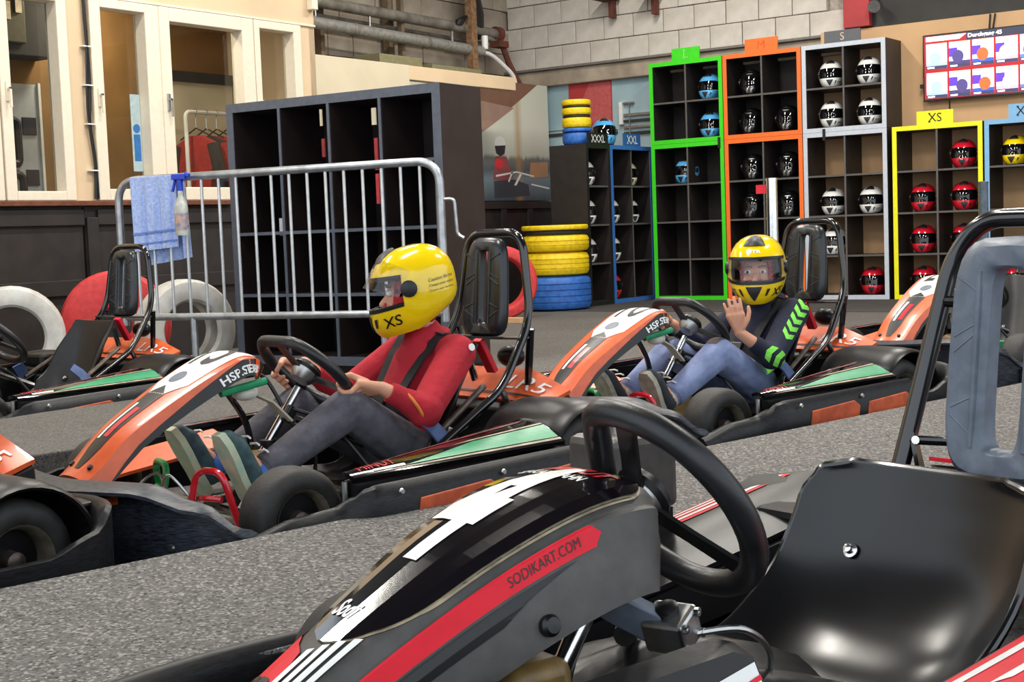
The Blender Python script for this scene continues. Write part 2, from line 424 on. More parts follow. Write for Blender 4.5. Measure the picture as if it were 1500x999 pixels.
MB().bx(-8.47, -8.42, 6.225, 6.245, 1.0, 1.96).build('board_edge', M_['white'], t, 0)
m_track = mat('track_print', '#34343f', 0.5, var=0.05)
MB().tube([(-8.44, p[0], p[1]) for p in fillet([(0, 5.75, 1.70), (0, 6.05, 1.70), (0, 6.05, 1.40), (0, 5.98, 1.40), (0, 5.98, 1.58), (0, 5.72, 1.58)], 0.05) for p in [(p.y, p.z)]], 0.03, 8).build('track_outline', m_track, t)
MB().tube([(-8.44, p.y, p.z) for p in fillet([(0, 5.72, 1.33), (0, 6.07, 1.33), (0, 6.07, 1.06), (0, 6.0, 1.06), (0, 5.95, 1.22), (0, 5.75, 1.22)], 0.06)], 0.03, 8).build('track_outline', m_track, t)
MB().bx(-8.445, -8.43, 6.09, 6.2, 1.60, 1.72).build('panel_print', m_track, t, 0); MB().bx(-8.445, -8.43, 6.10, 6.2, 1.25, 1.36).build('panel_print', m_track, t, 0)
t = onbooth('wall_cabinet', 'dark wall cabinet hanging above the track map in the booth', 'cabinet')
MB().bx(-8.5, -8.3, 5.55, 6.28, 2.12, 2.7).build('body', m_dark, t, 0, 0.01); MB().bx(-8.3, -8.27, 5.7, 6.05, 2.2, 2.55).build('panel', mat('olive', '#5d5a44', 0.5), t, 0, 0.01)
for q in range(3): MB().bx(-8.27, -8.25, 5.78+q*0.09, 5.83+q*0.09, 2.3+0.05*q, 2.42+0.05*q).build('switch', M_['alu'], t, 0)
pp = MB().bx(BX-0.079, BX-0.076, 6.405, 6.487, 1.31, 1.83).build('poster', mat('poster_paper', '#a9bdc0', 0.6, var=0.05), None, 0); tag(pp, 'small pale poster with a blue figure stuck inside the window', 'poster')
MB().lathe([(0.0, 0), (0.03, 0), (0.03, 0.001), (0.0, 0.001)], (BX-0.075, 6.447, 1.6), (1, 0, 0), 16).build('figure_head', mat('blue_print', '#2d6fb0', 0.5), pp)
MB().bx(BX-0.0755, BX-0.0745, 6.42, 6.475, 1.38, 1.56).build('figure_body', mat('blue_print', '#2d6fb0', 0.5), pp, 0)
wp = MB().bx(-8.49, -8.46, 7.3, 8.1, 0.9, 2.1).build('wall_board', m_cream, None, 0); tag(wp, 'pale board on booth wall behind the clothes rack', 'board')
MB().bx(-8.46, -8.44, 7.25, 8.1, 2.06, 2.14).build('top_rail', m_dark, wp, 0)
t = onbooth('clothes_rack', 'white metal clothes rack standing in the booth behind the glass', 'rack')
MB().tube(fillet([(-8.2, 7.36, 0.02), (-8.2, 7.36, 1.80), (-8.2, 8.08, 1.80), (-8.2, 8.08, 0.02)], 0.05), 0.016, 8).build('frame', M_['white'], t)
for yy in (7.36, 8.08): MB().bx(-8.4, -7.95, yy-0.015, yy+0.015, 0.0, 0.03).build('foot', M_['white'], t, 0)
m_suitr = mat('red_suit', '#b0262c', 0.8, var=0.1); m_suitb = mat('black_suit', '#26262b', 0.8, var=0.1)
for q in range(6):
    yy = 7.46+q*0.105
    t = onbooth('racing_overall', ['red racing overall', 'black racing overall'][q % 2] + ' on a hanger, %s on the booth rack' % ['nearest the left end', 'second', 'third', 'fourth', 'fifth', 'last at the right end'][q], 'overall'); t['group'] = 'overalls on the rack'
    b = MB().loft([[(-8.2+dx*w, yy+dy*0.028, z) for dx, dy in ((-1, -1), (0, -1.4), (1, -1), (1, 1), (0, 1.4), (-1, 1))] for z, w in ((1.62, 0.06), (1.56, 0.2), (1.40, 0.19), (1.2, 0.15), (1.0, 0.17), (0.7, 0.16))])
    b.build('body', m_suitr if q % 2 == 0 else m_suitb, t)
    for s in (-1, 1): MB().tube([(-8.2+s*0.18, yy, 1.55), (-8.2+s*0.24, yy, 1.3), (-8.2+s*0.24, yy, 1.02)], [0.05, 0.045, 0.035], 8).build('sleeve', m_suitb if q % 2 == 0 else m_suitr, t)
    MB().tube([(-8.02, yy, 1.6), (-8.2, yy, 1.68), (-8.38, yy, 1.6)], 0.006, 6).build('hanger', M_['inkblack'], t)
    MB().tube(catmull([(-8.2, yy, 1.68), (-8.2, yy, 1.76), (-8.185, yy, 1.815), (-8.215, yy, 1.82)], 4), 0.004, 6).build('hook', M_['chrome'], t)

# ---- wall beyond the booth: boards, mural, block wall with pipes
wpiece('board', m_cream, BX-0.03, BX, 8.17, 9.31, 0.0, 2.23, bevel=0.003)
struct(MB().bx(BX-0.09, BX, 9.31, 10.86, 2.11, 2.228).build('trim_2', m_beige, None, 0, 0.004))
struct(MB().bx(-8.6, -8.13, 8.17, 12.17, 2.10, 2.2).build('trim_1', m_conc, None, 0))
wc = bpy.data.objects.new('wall_corner', None); COL.objects.link(wc); struct(wc)
def cpiece(name, m, *b, bevel=0.0): return MB().bx(*b).build(name, m, wc, 0, bevel)
cpiece('black_base', m_blackwood, -8.2, -8.08, 8.17, 12.2, 0.0, 1.1)
for q in range(6): cpiece('base_batten', m_blackwood, -8.08, -8.055, 9.4+q*0.45, 9.48+q*0.45, 0.1, 1.06, bevel=0.004)
cpiece('base_rail', m_blackwood, -8.08, -8.05, 9.3, 12.1, 1.03, 1.1, bevel=0.004)

# mural: flat print on the wall
def mural_material():
    m = bpy.data.materials.new('mural_print'); m.use_nodes = True
    nt = m.node_tree; b = nt.nodes['Principled BSDF']; N = nt.nodes.new; L = nt.links.new
    tc = N('ShaderNodeTexCoord'); sp = N('ShaderNodeSeparateXYZ'); L(tc.outputs['Object'], sp.inputs[0])
    nz = N('ShaderNodeTexNoise'); nz.inputs['Scale'].default_value = 4; nz.inputs['Detail'].default_value = 6
    mp = N('ShaderNodeMapping'); mp.inputs['Scale'].default_value = (3, 3, 0.35); L(tc.outputs['Object'], mp.inputs[0]); L(mp.outputs[0], nz.inputs['Vector'])
    rp = N('ShaderNodeValToRGB'); e = rp.color_ramp.elements   # paint by height
    e[0].position = 0.0; e[0].color = (*lin('#3d4750'), 1); e[1].position = 1.0; e[1].color = (*lin('#cdd0bf'), 1)
    for p, c in ((0.22, '#6d7d86'), (0.30, '#4d555b'), (0.40, '#6a6c68'), (0.44, '#b9bcae'), (0.7, '#d2d3c4')):
        k = e.new(p); k.color = (*lin(c), 1)
    mr = N('ShaderNodeMapRange'); mr.inputs[1].default_value = 1.1; mr.inputs[2].default_value = 2.15; L(sp.outputs[2], mr.inputs[0])
    ad = N('ShaderNodeMath'); ad.operation = 'MULTIPLY_ADD'; ad.inputs[1].default_value = 0.10; L(nz.outputs[0], ad.inputs[0])
    sb = N('ShaderNodeMath'); sb.operation = 'SUBTRACT'; sb.inputs[1].default_value = 0.05; L(mr.outputs[0], sb.inputs[0]); L(sb.outputs[0], ad.inputs[2])
    L(ad.outputs[0], rp.inputs[0])
    # ochre streak
    r2 = N('ShaderNodeValToRGB'); f = r2.color_ramp.elements; f[0].position = 0.42; f[0].color = (0, 0, 0, 1); f[1].position = 0.58; f[1].color = (0, 0, 0, 1)
    k = f.new(0.5); k.color = (0.6, 0.6, 0.6, 1)
    m2 = N('ShaderNodeMapRange'); m2.inputs[1].default_value = 11.0; m2.inputs[2].default_value = 12.1; L(sp.outputs[1], m2.inputs[0]); L(m2.outputs[0], r2.inputs[0])
    mx = N('ShaderNodeMix'); mx.data_type = 'RGBA'; L(r2.outputs[0], mx.inputs[0]); L(rp.outputs[0], mx.inputs[6]); mx.inputs[7].default_value = (*lin('#a97f3c'), 1)
    L(mx.outputs[2], b.inputs['Base Color']); b.inputs['Roughness'].default_value = 0.5
    return m
mu = MB().bx(-8.12, -8.08, 9.3, 12.1, 1.11, 2.27).build('mural', mural_material(), None, 0); tag(mu, 'painted mural of a kart racer in the corner behind the black cabinet', 'mural')
def mflat(name, pts, c, x=-8.079): return MB().add([(x, y, z) for y, z in pts], [tuple(range(len(pts)))]).build(name, mat('mural_'+c, c, 0.5, var=0.06, scale=6), mu, 0)
mflat('brown_field', [(10.2, 1.42), (11.1, 1.83), (11.92, 2.27), (10.2, 2.27)], '#7d5a48')
mflat('brown_field', [(10.2, 1.42), (11.08, 1.82), (11.5, 2.02), (11.0, 2.06), (10.2, 2.05)], '#a08272', -8.0785)
circ = lambda cy, cz, ry, rz: [(cy+ry*math.cos(2*PI*k/18), cz+rz*math.sin(2*PI*k/18)) for k in range(18)]
mflat('racer_helmet', circ(11.24, 1.66, 0.09, 0.075), '#e2e2dc', -8.078)
mflat('racer_visor', [(11.15, 1.64), (11.33, 1.65), (11.31, 1.57), (11.24, 1.54), (11.17, 1.57)], '#2b2f33', -8.0775)
mflat('racer_suit', [(11.15, 1.54), (11.34, 1.54), (11.44, 1.34), (11.30, 1.30), (11.11, 1.32)], '#8e4a4a', -8.078)
mflat('racer_badge', circ(11.21, 1.47, 0.07, 0.05), '#d0343c', -8.0775)
for a in ([(11.15, 1.36), (11.5, 1.40), (11.8, 1.36), (11.8, 1.345), (11.5, 1.385), (11.15, 1.34)], [(11.75, 1.28), (12.07, 1.24), (12.07, 1.225), (11.75, 1.265)], [(11.35, 1.30), (11.42, 1.40), (11.44, 1.39), (11.37, 1.29)], [(11.45, 1.26), (11.56, 1.38), (11.6, 1.38), (11.49, 1.26)]): mflat('white_stroke', a, '#dfe0da', -8.0772)
mflat('kart_shape', [(11.12, 1.30), (11.45, 1.32), (11.7, 1.27), (11.72, 1.16), (11.12, 1.14)], '#3a4147', -8.0776)
mflat('orange_patch', [(11.72, 1.33), (12.06, 1.35), (12.06, 1.50), (11.75, 1.49)], '#a8805c', -8.0779)

# block walls: real blocks with recessed joints
def blockwall(parent, m, x0, x1, z0, rows, place, w=0.335, h=0.22, seed=1):
    rnd = random.Random(seed)
    me = MB().box((0, 0, 0), (w-0.008, 0.05, h-0.008)).mesh('block', 0)
    for r in range(rows):
        n = 0; x = x0 - (0.5*w if r % 2 else 0) + w/2
        while x < x1:
            o = obj('block', me, m, parent, 0.004); o.location = place(x, z0+r*h+h/2, rnd.uniform(-0.006, 0.004)); 
            o.rotation_euler = (rnd.uniform(-0.004, 0.004), rnd.uniform(-0.006, 0.006), 0 if parent is wb else PI/2)
            x += w
wb = thing('wall_back', '', '')
for k in ('label', 'category'): del wb[k]
struct(wb)
BY = 12.2
MB().bx(-8.7, 6.0, BY+0.03, BY+0.15, 0.0, 4.4).build('mortar_backing', m_mortar, wb, 0)
MB().bx(-8.7, -7.87, BY-0.02, BY+0.03, 0.0, 2.27).build('pale_blue_field', m_ltblue, wb, 0)
MB().bx(-7.36, -5.2, BY-0.02, BY+0.03, 0.0, 2.27).build('pale_blue_field', m_ltblue, wb, 0)
MB().bx(-7.87, -7.36, BY-0.025, BY+0.03, 0.0, 2.27).build('red_field', m_redpaint, wb, 0)
MB().add([(-7.62, BY-0.027, 2.26), (-7.37, BY-0.027, 2.26), (-7.37, BY-0.027, 1.6), (-7.62, BY-0.027, 1.9), (-7.7, BY-0.027, 2.12)], [(0, 1, 2, 3, 4)]).build('pale_red_field', mat('pale_red', '#c25a58', 0.6), wb, 0)
for z in (1.60, 1.66, 1.76, 1.82): MB().bx(-8.2, -7.88, BY-0.035, BY-0.02, z, z+0.03).build('painted_pipe', m_ltblue if z in (1.66, 1.82) else m_dark, wb, 0)
for z in (1.72, 1.78, 1.84, 1.9): MB().bx(-7.22, -6.9, BY-0.05, BY-0.02, z, z+0.025).build('wall_pipe', M_['alu'] if z in (1.78, 1.9) else m_dark, wb, 0)
MB().bx(-8.7, -4.9, BY-0.09, BY+0.03, 2.27, 2.43).build('concrete_ledge', m_conc, wb, 0, 0.01)
MB().bx(-8.7, -4.9, BY-0.13, BY+0.03, 2.43, 2.455).build('metal_rail', mat('grey_rail', '#77736d', 0.6), wb, 0, 0.004)
blockwall(wb, m_block, -8.6, -4.95, 2.455, 6, lambda x, z, d: (x, BY+d, z), seed=3)
MB().bx(-4.80, 3.0, BY-0.06, BY+0.03, 0.0, 2.475).build('cardboard_panel', m_card, wb, 0); MB().bx(-5.2, -4.81, BY-0.03, BY+0.03, 0.0, 2.27).build('cardboard_panel', m_card, wb, 0)
for x in (-3.98, -3.2, -2.4): MB().bx(x, x+0.012, BY-0.064, BY-0.058, 0.0, 1.78).build('panel_joint', m_dark, wb, 0)
MB().bx(-4.66, 3.0, BY-0.03, BY+0.03, 2.475, 3.4).build('dark_panel', m_dark, wb, 0)
MB().bx(-4.9, -4.66, BY-0.10, BY+0.03, 2.49, 3.4).build('red_beam', m_redpaint, wb, 0, 0.006)
MB().tube([(-3.62, BY-0.07, 2.47), (-3.63, BY-0.07, 2.34)], 0.008, 6).build('tv_cable', M_['inkblack'], wb); MB().tube([(-3.58, BY-0.07, 2.47), (-3.6, BY-0.07, 2.34)], 0.008, 6).build('tv_cable', M_['inkblack'], wb)

wu = thing('wall_upper_left', '', '')
for k in ('label', 'category'): del wu[k]
struct(wu)
MB().bx(-8.75, -8.63, 7.6, 12.3, 0.0, 4.4).build('mortar_backing', m_block2, wu, 0)
blockwall(wu, m_block2, 7.9, 12.2, 2.2, 6, lambda x, z, d: (-8.62-d, x, z), seed=5)
# pipes and clutter above the ledge
m_pipe = mat('dusty_pipe', '#8f8a80', 0.55, 0.3, color2='#6a6359', scale=9); m_rust = mat('rusty_steel', '#6b3526', 0.8, color2='#4c2a20', scale=12)
m_woodpost = mat('raw_wood', '#75644f', 0.8, var=0.15, scale=15); m_olive = mat('olive_box', '#8d8763', 0.7, var=0.08)
PX = -8.35
def single(mb, name, m, label, cat, **k): o = mb.build(name, m, **k); return tag(o, label, cat)
t = thing('pipe', 'thick upper pipe running along the wall with a rusty end flange', 'pipe')
MB().tube([(PX, 8.2, 2.83), (PX, 11.62, 2.78)], 0.05, 14).build('pipe_run', m_pipe, t); MB().lathe([(0.075, 0), (0.075, 0.08), (0.05, 0.08), (0.05, 0)], (PX, 11.6, 2.78), (0, 1, 0), 16).build('flange', m_rust, t)
for y in (9.0, 9.7, 10.9): MB().tube([(PX, y, 2.78), (PX, y, 2.62)], 0.012, 8).build('hanger_rod', M_['alu'], t)
t = thing('pipe', 'long grey lower pipe along the wall ending in a bend', 'pipe')
MB().tube([(PX+0.05, 8.2, 2.645), (PX+0.05, 11.3, 2.575)], 0.052, 14).build('pipe_run', M_['alu'] if False else mat('grey_pipe', '#a3a19b', 0.45, 0.4, var=0.12), t)
for y in (9.4, 10.4): MB().lathe([(0.056, 0), (0.06, 0.01), (0.06, 0.05), (0.056, 0.06)], (PX+0.05, y, 2.645-(y-8)*0.0212), (0, 1, 0), 14).build('sleeve', m_pipe, t)
single(MB().tube(catmull([(PX+0.05, 11.3, 2.575), (PX+0.06, 11.45, 2.55), (PX+0.08, 11.62, 2.46), (PX+0.1, 11.75, 2.36), (PX+0.1, 11.8, 2.22)], 5), 0.022, 10), 'hose', M_['white'], 'thin white hose bending down from the lower wall pipe', 'hose')
single(MB().tube([(PX-0.1, 8.2, 2.74), (PX-0.1, 11.5, 2.69)], 0.018, 8), 'conduit', m_pipe, 'thin conduit between the two thick wall pipes', 'pipe')
single(MB().tube([(PX, 11.0, 2.845), (PX, 11.75, 2.66)], 0.03, 10), 'pipe_stub', m_pipe, 'short slanting pipe stub by the wall corner', 'pipe')
for y0, y1, z1, lb in ((9.62, 10.24, 2.42, 'olive box on the ledge under the left pipe'), (10.36, 11.15, 2.38, 'long olive box on the ledge under the right pipe')):
    t = thing('ledge_box', lb, 'box'); MB().bx(-8.5, -8.2, y0, y1, 2.2, z1).build('body', m_olive, t, 0, 0.008); MB().bx(-8.2, -8.19, y0, y0+0.012, 2.2, z1).build('edge', m_pipe, t, 0)
for y, w, lb in ((9.2, 0.05, 'grey wooden post on the wall next to the beige booth'), (10.12, 0.07, 'grey wooden post in the middle of the piped wall')):
    single(MB().bx(-8.56, -8.48, y, y+w, 2.2, 3.6), 'wall_post', m_woodpost, lb, 'post', smooth=0, bevel=0.004)
single(MB().bx(-8.42, -8.36, 10.16, 10.20, 2.2, 3.6), 'wall_post', m_woodpost, 'thin pale post beside the middle wall post', 'post', smooth=0, bevel=0.004)
t = thing('corner_post', 'rusty brown post near the corner wrapped in black sheeting', 'post'); MB().bx(-8.32, -8.24, 11.08, 11.16, 2.2, 3.6).build('post', mat('brown_post', '#8c6a4a', 0.8, var=0.2), t, 0, 0.004)
MB().loft([[(-8.36+0.05*math.cos(a)*w, 11.31+0.09*math.sin(a)*w, z) for a in [2*PI*k/12 for k in range(12)]] for z, w in ((2.70, 0.5), (2.78, 1.1), (2.95, 1.2), (3.1, 0.8), (3.4, 0.7))]).build('black_sheet', M_['inkblack'], t)
MB().loft([[(-8.30+0.04*math.cos(a)*w, 10.98+dy+0.05*math.sin(a)*w, z) for a in [2*PI*k/10 for k in range(10)]] for z, w, dy in ((2.80, 0.9, -0.04), (2.85, 1.2, 0), (2.90, 0.5, 0.08))]).build('black_rag', M_['inkblack'], t)
single(MB().lathe([(0.032, 0), (0.034, 0.12), (0.03, 0.13), (0.0, 0.13)], (-8.28, 11.33, 2.6), (0, 0, 1), 14), 'white_sleeve', M_['white'], 'white plastic sleeve on the pipe by the corner post', 'sleeve')
t = thing('rusty_bracket', 'rusty diagonal bracket in the corner above the mural', 'bracket')
MB().tube([(-8.3, 11.62, 2.72), (-8.28, 11.72, 2.5), (-8.22, 11.85, 2.24)], 0.03, 8).build('strut', m_rust, t); MB().bx(-8.36, -8.24, 11.52, 11.68, 2.64, 2.7).build('plate', m_rust, t, 0)
for x, z, lb in ((-7.28, 2.98, 'left rusty wall bracket above the blocks'), (-6.80, 2.96, 'right rusty wall bracket above the blocks')):
    t = thing('wall_bracket', lb, 'bracket'); MB().bx(x-0.02, x+0.02, BY-0.14, BY-0.05, z-0.12, z+0.25).build('strut', m_rust, t, 0, 0.004); MB().bx(x-0.12, x+0.06, BY-0.3, BY-0.05, z+0.05, z+0.09).build('arm', m_rust, t, 0, 0.004)
t = thing('floodlight', 'small grey lamp fitting beside the red beam', 'lamp')
MB().lathe([(0.0, 0), (0.04, 0.0), (0.055, 0.07), (0.0, 0.07)], (-4.6, BY-0.12, 2.66), (0.2, -0.8, -0.3), 14).build('head', M_['alu'], t); MB().tube([(-4.6, BY-0.04, 2.72), (-4.6, BY-0.12, 2.66)], 0.012, 6).build('arm', M_['alu'], t)
t = thing('wall_fixture', 'white strip fixture with a thin rod on the pale blue wall', 'fixture')
MB().bx(-7.26, -7.22, BY-0.07, BY-0.02, 1.82, 2.04).build('strip', M_['white'], t, 0, 0.004); MB().bx(-7.22, -7.10, BY-0.06, BY-0.03, 2.02, 2.035).build('arm', M_['alu'], t, 0); MB().tube([(-7.15, BY-0.05, 2.02), (-7.15, BY-0.05, 1.72)], 0.006, 6).build('rod', M_['alu'], t)
# ================================================================== helmets
HA, HB, HC = 0.128, 0.108, 0.128
LATS = [-58, -50, -42, -34, -27, -20, -14, -6, 2, 10, 18, 25, 32, 42, 52, 62, 72, 82]
LONS = [-72 + 144*k/12 for k in range(13)] + [72 + 216*k/16 for k in range(1, 16)]
def hsurf(lon, lat, off=0.0):
    lo, la = math.radians(lon), math.radians(lat)
    d = Vector((math.cos(la)*math.cos(lo), math.cos(la)*math.sin(lo), math.sin(la)))
    p = 2.35; r = (abs(d.x/HA)**p + abs(d.y/HB)**p + abs(d.z/HC)**p) ** (-1/p)
    q = d * (r + off)
    fr = max(0.0, math.cos(lo)) * max(0.0, -math.sin(la)-0.12)
    q.x += 0.055*fr; q.y *= 1 - 0.25*fr
    if q.z > 0: q.x -= 0.12*q.z
    else: q.z *= 1 - 0.30*max(0.0, -math.cos(lo)+0.15)
    return q
def helmet_grid(sel, off=0.0, th=0.0):
    mb = MB(); nl = len(LONS); idx = {}
    def vid(i, j, o):
        k = (i, j % nl, o)
        if k not in idx: idx[k] = len(mb.v); mb.v.append(tuple(hsurf(LONS[j % nl], LATS[i], o)))
        return idx[k]
    cells = [(i, j) for i in range(len(LATS)-1) for j in range(nl) if sel(LATS[i], LATS[i+1], LONS[j], LONS[j]+11)]
    cs = set(cells)
    for i, j in cells:
        mb.f.append((vid(i, j, off), vid(i, j+1, off), vid(i+1, j+1, off), vid(i+1, j, off)))
        if th:
            mb.f.append((vid(i, j, off-th), vid(i+1, j, off-th), vid(i+1, j+1, off-th), vid(i, j+1, off-th)))
            for (di, dj, a, b) in ((-1, 0, (i, j), (i, j+1)), (1, 0, (i+1, j), (i+1, j+1)), (0, -1, (i, j), (i+1, j)), (0, 1, (i, j+1), (i+1, j+1))):
                if (i+di, (j+dj) % nl) not in cs: mb.f.append((vid(*a, off), vid(*b, off), vid(*b, off-th), vid(*a, off-th)))
    return mb
port = lambda a, b, l0, l1: a >= -14 and b <= 25 and l0 >= -72.1 and l0 < 71.9
def cap_top(mb, off):
    k = len(mb.v); mb.v.append((hsurf(0, 90, off)).to_tuple()); 
    ring = [tuple(hsurf(l, 82, off)) for l in LONS]; s = len(mb.v); mb.v += ring
    mb.f += [(k, s+j, s+(j+1) % len(LONS)) for j in range(len(LONS))]; return mb
_sh = cap_top(helmet_grid(lambda *a: not port(*a), 0.0, 0.012), 0.0)
def _mk(mb, n): 
    bm = bmesh.new(); me = mb.mesh(n, 40); bm.from_mesh(me); bmesh.ops.remove_doubles(bm, verts=bm.verts, dist=1e-5); bm.to_mesh(me); bm.free(); return me
ME_SHELL = _mk(_sh, 'shell'); ME_VISOR = _mk(helmet_grid(port, -0.001, 0.004), 'visor')
ME_LINER = _mk(cap_top(helmet_grid(lambda *a: not port(*a), -0.013, 0.012), -0.013), 'liner')
ME_RIM = _mk(helmet_grid(lambda a, b, l0, l1: b <= -50, 0.003, 0.006), 'bottom_rim')
def hpatch(name, pts, off=0.0025):
    o = decal(name, poly(*pts), lambda a, b: hsurf(a, b), None, None, 9, off); me = o.data; bpy.data.objects.remove(o); return me
ME_VENT = hpatch('chin_vent', [(-15, -20), (15, -20), (11, -30), (2, -45), (-2, -45), (-11, -30)])
ME_SLOT = hpatch('chin_slot', [(25, -24), (31, -24), (27, -36), (23, -36)])
ME_SLOT2 = hpatch('chin_slot', [(-31, -24), (-25, -24), (-23, -36), (-27, -36)])
_tv = MB().grid(lambda u, v: hsurf(u*math.copysign(1, 1), v, 0.010*(1-(u/27)**2)*(1-((v-60)/16)**4)), [-26 + 52*k/8 for k in range(9)], [46 + 26*k/6 for k in range(7)], 0.004)
ME_TOPVENT = _tv.mesh('top_vent', 50)
_pv = MB().lathe([(0.0, -0.004), (0.024, -0.004), (0.024, 0.006), (0.018, 0.01), (0.0, 0.01)], tuple(hsurf(82, 6)), (0, 1, 0.0), 14)
ME_PIVOT = _pv.mesh('visor_pivot', 40)
ME_PIVOT2 = MB().lathe([(0.0, -0.004), (0.024, -0.004), (0.024, 0.006), (0.018, 0.01), (0.0, 0.01)], tuple(hsurf(-82, 6)), (0, -1, 0.0), 14).mesh('visor_pivot', 40)
m_visor = mat('dark_visor', '#07070a', 0.06, var=0.0, coat=0.5)
HCOL = dict(yellow='#f5cf0a', red='#c9182c', white='#e4e4e0', black='#101012', blue='#58aee6', cream='#dcd2b4')
HM = {k: mat('helmet_'+k, c, 0.16, var=0.02, coat=0.7) for k, c in HCOL.items()}
M_['vent'] = mat('vent_plastic', '#1d1e22', 0.45, var=0.1)
def helmet(col, loc, rz, label, group=None, size=1.0, letter=None, small=False, rx=0.0):
    t = thing('helmet', label, 'helmet', loc, rz, group); t.scale = (size,)*3; t.rotation_euler = (0, rx, rz)
    sh = obj('shell', ME_SHELL, HM[col], t)
    obj('visor', ME_VISOR, m_visor, t); obj('bottom_rim', ME_RIM, M_['vent'], t)
    obj('chin_vent', ME_VENT, M_['vent'], sh)
    obj('top_vent', ME_TOPVENT, M_['vent'] if col not in ('black',) else M_['inkblack'], sh)
    if not small: obj('chin_slot', ME_SLOT, M_['vent'], sh); obj('visor_pivot', ME_PIVOT, M_['vent'], t); obj('visor_pivot', ME_PIVOT2, M_['vent'], t)
    if letter:
        f = lambda a, b: hsurf(38 + a*16, -36 + b*9, 0.001)
        decal('size_letter', text_polys(letter), f, M_['inkblack'], sh, 4)
    if col == 'black':   # silver graphic on the chin
        for s in (0, 1):
            decal('silver_graphic', poly((0, 0), (1, 0.1), (0.8, 0.5), (1, 1), (0.3, 0.7)), lambda a, b, s=s: hsurf(-18 + 20*s + a*16, -44 + b*26, 0.003), M_['alu'], sh, 3)
        decal('silver_line', UNIT, lambda a, b: hsurf(-14 + a*28, 33 + b*4, 0.002), M_['alu'], sh, 4)
    return t
HBASE = 0.112   # helmet centre above the board it stands on

# ================================================================== shelf units for the helmets
m_board = mat('black_brown_board', '#2a2422', 0.5, color2='#221c1b', scale=10)
PIT, TH, IN = 0.345, 0.038, 0.016
def shelf_unit(label, x, y, z, rz, cols, rows, color, back=True, depth=0.39, edge_in=None):
    t = thing('shelf_unit', label, 'shelf', (x, y, z), rz)
    W = cols*0.335 + (cols-1)*IN + 2*TH; Hh = rows*0.335 + (rows-1)*IN + 2*TH
    mc = mat('edge_'+color, color, 0.45, var=0.03)
    def panel(n, b, strip):
        p = MB().bx(*b).build(n, m_board, t, 0, 0.002)
        if strip: MB().bx(b[0], b[1], -0.006, 0.0, b[4], b[5]).build('edge_strip', mc, p, 0)
    panel('side_panel', (0, TH, 0.0, depth, 0, Hh), 1); panel('side_panel', (W-TH, W, 0.0, depth, 0, Hh), 1)
    panel('top_board', (TH, W-TH, 0.0, depth, Hh-TH, Hh), 1); panel('bottom_board', (TH, W-TH, 0.0, depth, 0, TH), 1)
    cells = {}
    me_ = mat('divider_edge', '#5b5754', 0.6)
    for c in range(1, cols):
        xx = TH + c*0.335 + (c-1)*IN
        p = MB().bx(xx, xx+IN, 0.002, depth, TH, Hh-TH).build('divider', m_board, t, 0); MB().bx(xx, xx+IN, 0.0, 0.002, TH, Hh-TH).build('edge_strip', mat('edge_'+edge_in, edge_in, 0.5) if edge_in else me_, p, 0)
    for r in range(1, rows):
        zz = TH + r*0.335 + (r-1)*IN
        for c in range(cols):
            xx = TH + c*(0.335+IN)
            p = MB().bx(xx, xx+0.335, 0.003, depth, zz, zz+IN).build('shelf', m_board, t, 0); MB().bx(xx, xx+0.335, 0.001, 0.003, zz, zz+IN).build('edge_strip', mat('edge_'+edge_in, edge_in, 0.5) if edge_in else me_, p, 0)
    if back: MB().bx(TH, W-TH, depth-0.008, depth, TH, Hh-TH).build('back_panel', m_board, t, 0)
    def cell(c, r):   # r from the top; centre of the cell floor, in world space
        lx = TH + c*(0.335+IN) + 0.1675; lz = TH + (rows-1-r)*(0.335+IN)
        return Vector((x, y, z)) + Matrix.Rotation(rz, 3, 'Z') @ Vector((lx, 0.17, lz))
    return t, cell, W, Hh
SY, SZ = 11.765, 0.104
FACE = -PI/2 + 0.12
def put(cell, c, r, col, label, group, letter=None, turn=0.0, base=FACE, dx=0.0, size=1.0):
    p = cell(c, r); rnd = random.Random(label); helmet(col, (p.x+dx, p.y, p.z+HBASE*size), base+turn+rnd.uniform(-0.15, 0.15), label, group, size, letter)
X0 = -6.695
cw = 0.77
G_, gcell, W2, H4 = shelf_unit('tall green-edged helmet shelf, mostly empty', X0, SY, SZ, 0, 2, 4, '#3fd41f')
_, ocell, _, _ = shelf_unit('tall orange-edged shelf with black helmets', X0+cw, SY, SZ, 0, 2, 4, '#f5712a')
_, wcell, _, _ = shelf_unit('tall white-edged shelf with white helmets, third from the left', X0+2*cw, SY, SZ, 0, 2, 4, '#c3cad4', back=False)
_, ycell, _, _ = shelf_unit('tall yellow-edged shelf with red helmets', X0+3.05*cw, SY, SZ, 0, 2, 4, '#f3ec1c', back=False)
_, bcell, _, _ = shelf_unit('tall pale-blue-edged shelf at the right edge of the photo', X0+4.06*cw, SY, SZ, 0, 2, 4, '#7fb4dc', back=False)
ZU = SZ + H4 + 0.002
_, g2, _, H2 = shelf_unit('small green-edged shelf stacked on the tall green one', X0, SY, ZU, 0, 2, 2, '#3fd41f')
_, o2, _, _ = shelf_unit('small orange-edged shelf stacked on the tall orange one', X0+cw, SY, ZU, 0, 2, 2, '#f5712a')
_, w2, _, _ = shelf_unit('small white-edged shelf stacked on the tall white one', X0+2*cw, SY, ZU, 0, 2, 2, '#c3cad4', back=False)
# two units along the left wall, facing into the room
_, xxl, _, _ = shelf_unit('blue-edged double shelf standing in the corner under the XXL sign', -6.82, 11.215, SZ, PI/2, 2, 4, '#3a6db8')
_, xxxl, _, _ = shelf_unit('narrow black shelf in the corner under the XXXL sign', -6.82, 10.795, SZ, PI/2, 1, 4, '#1c1a1a')

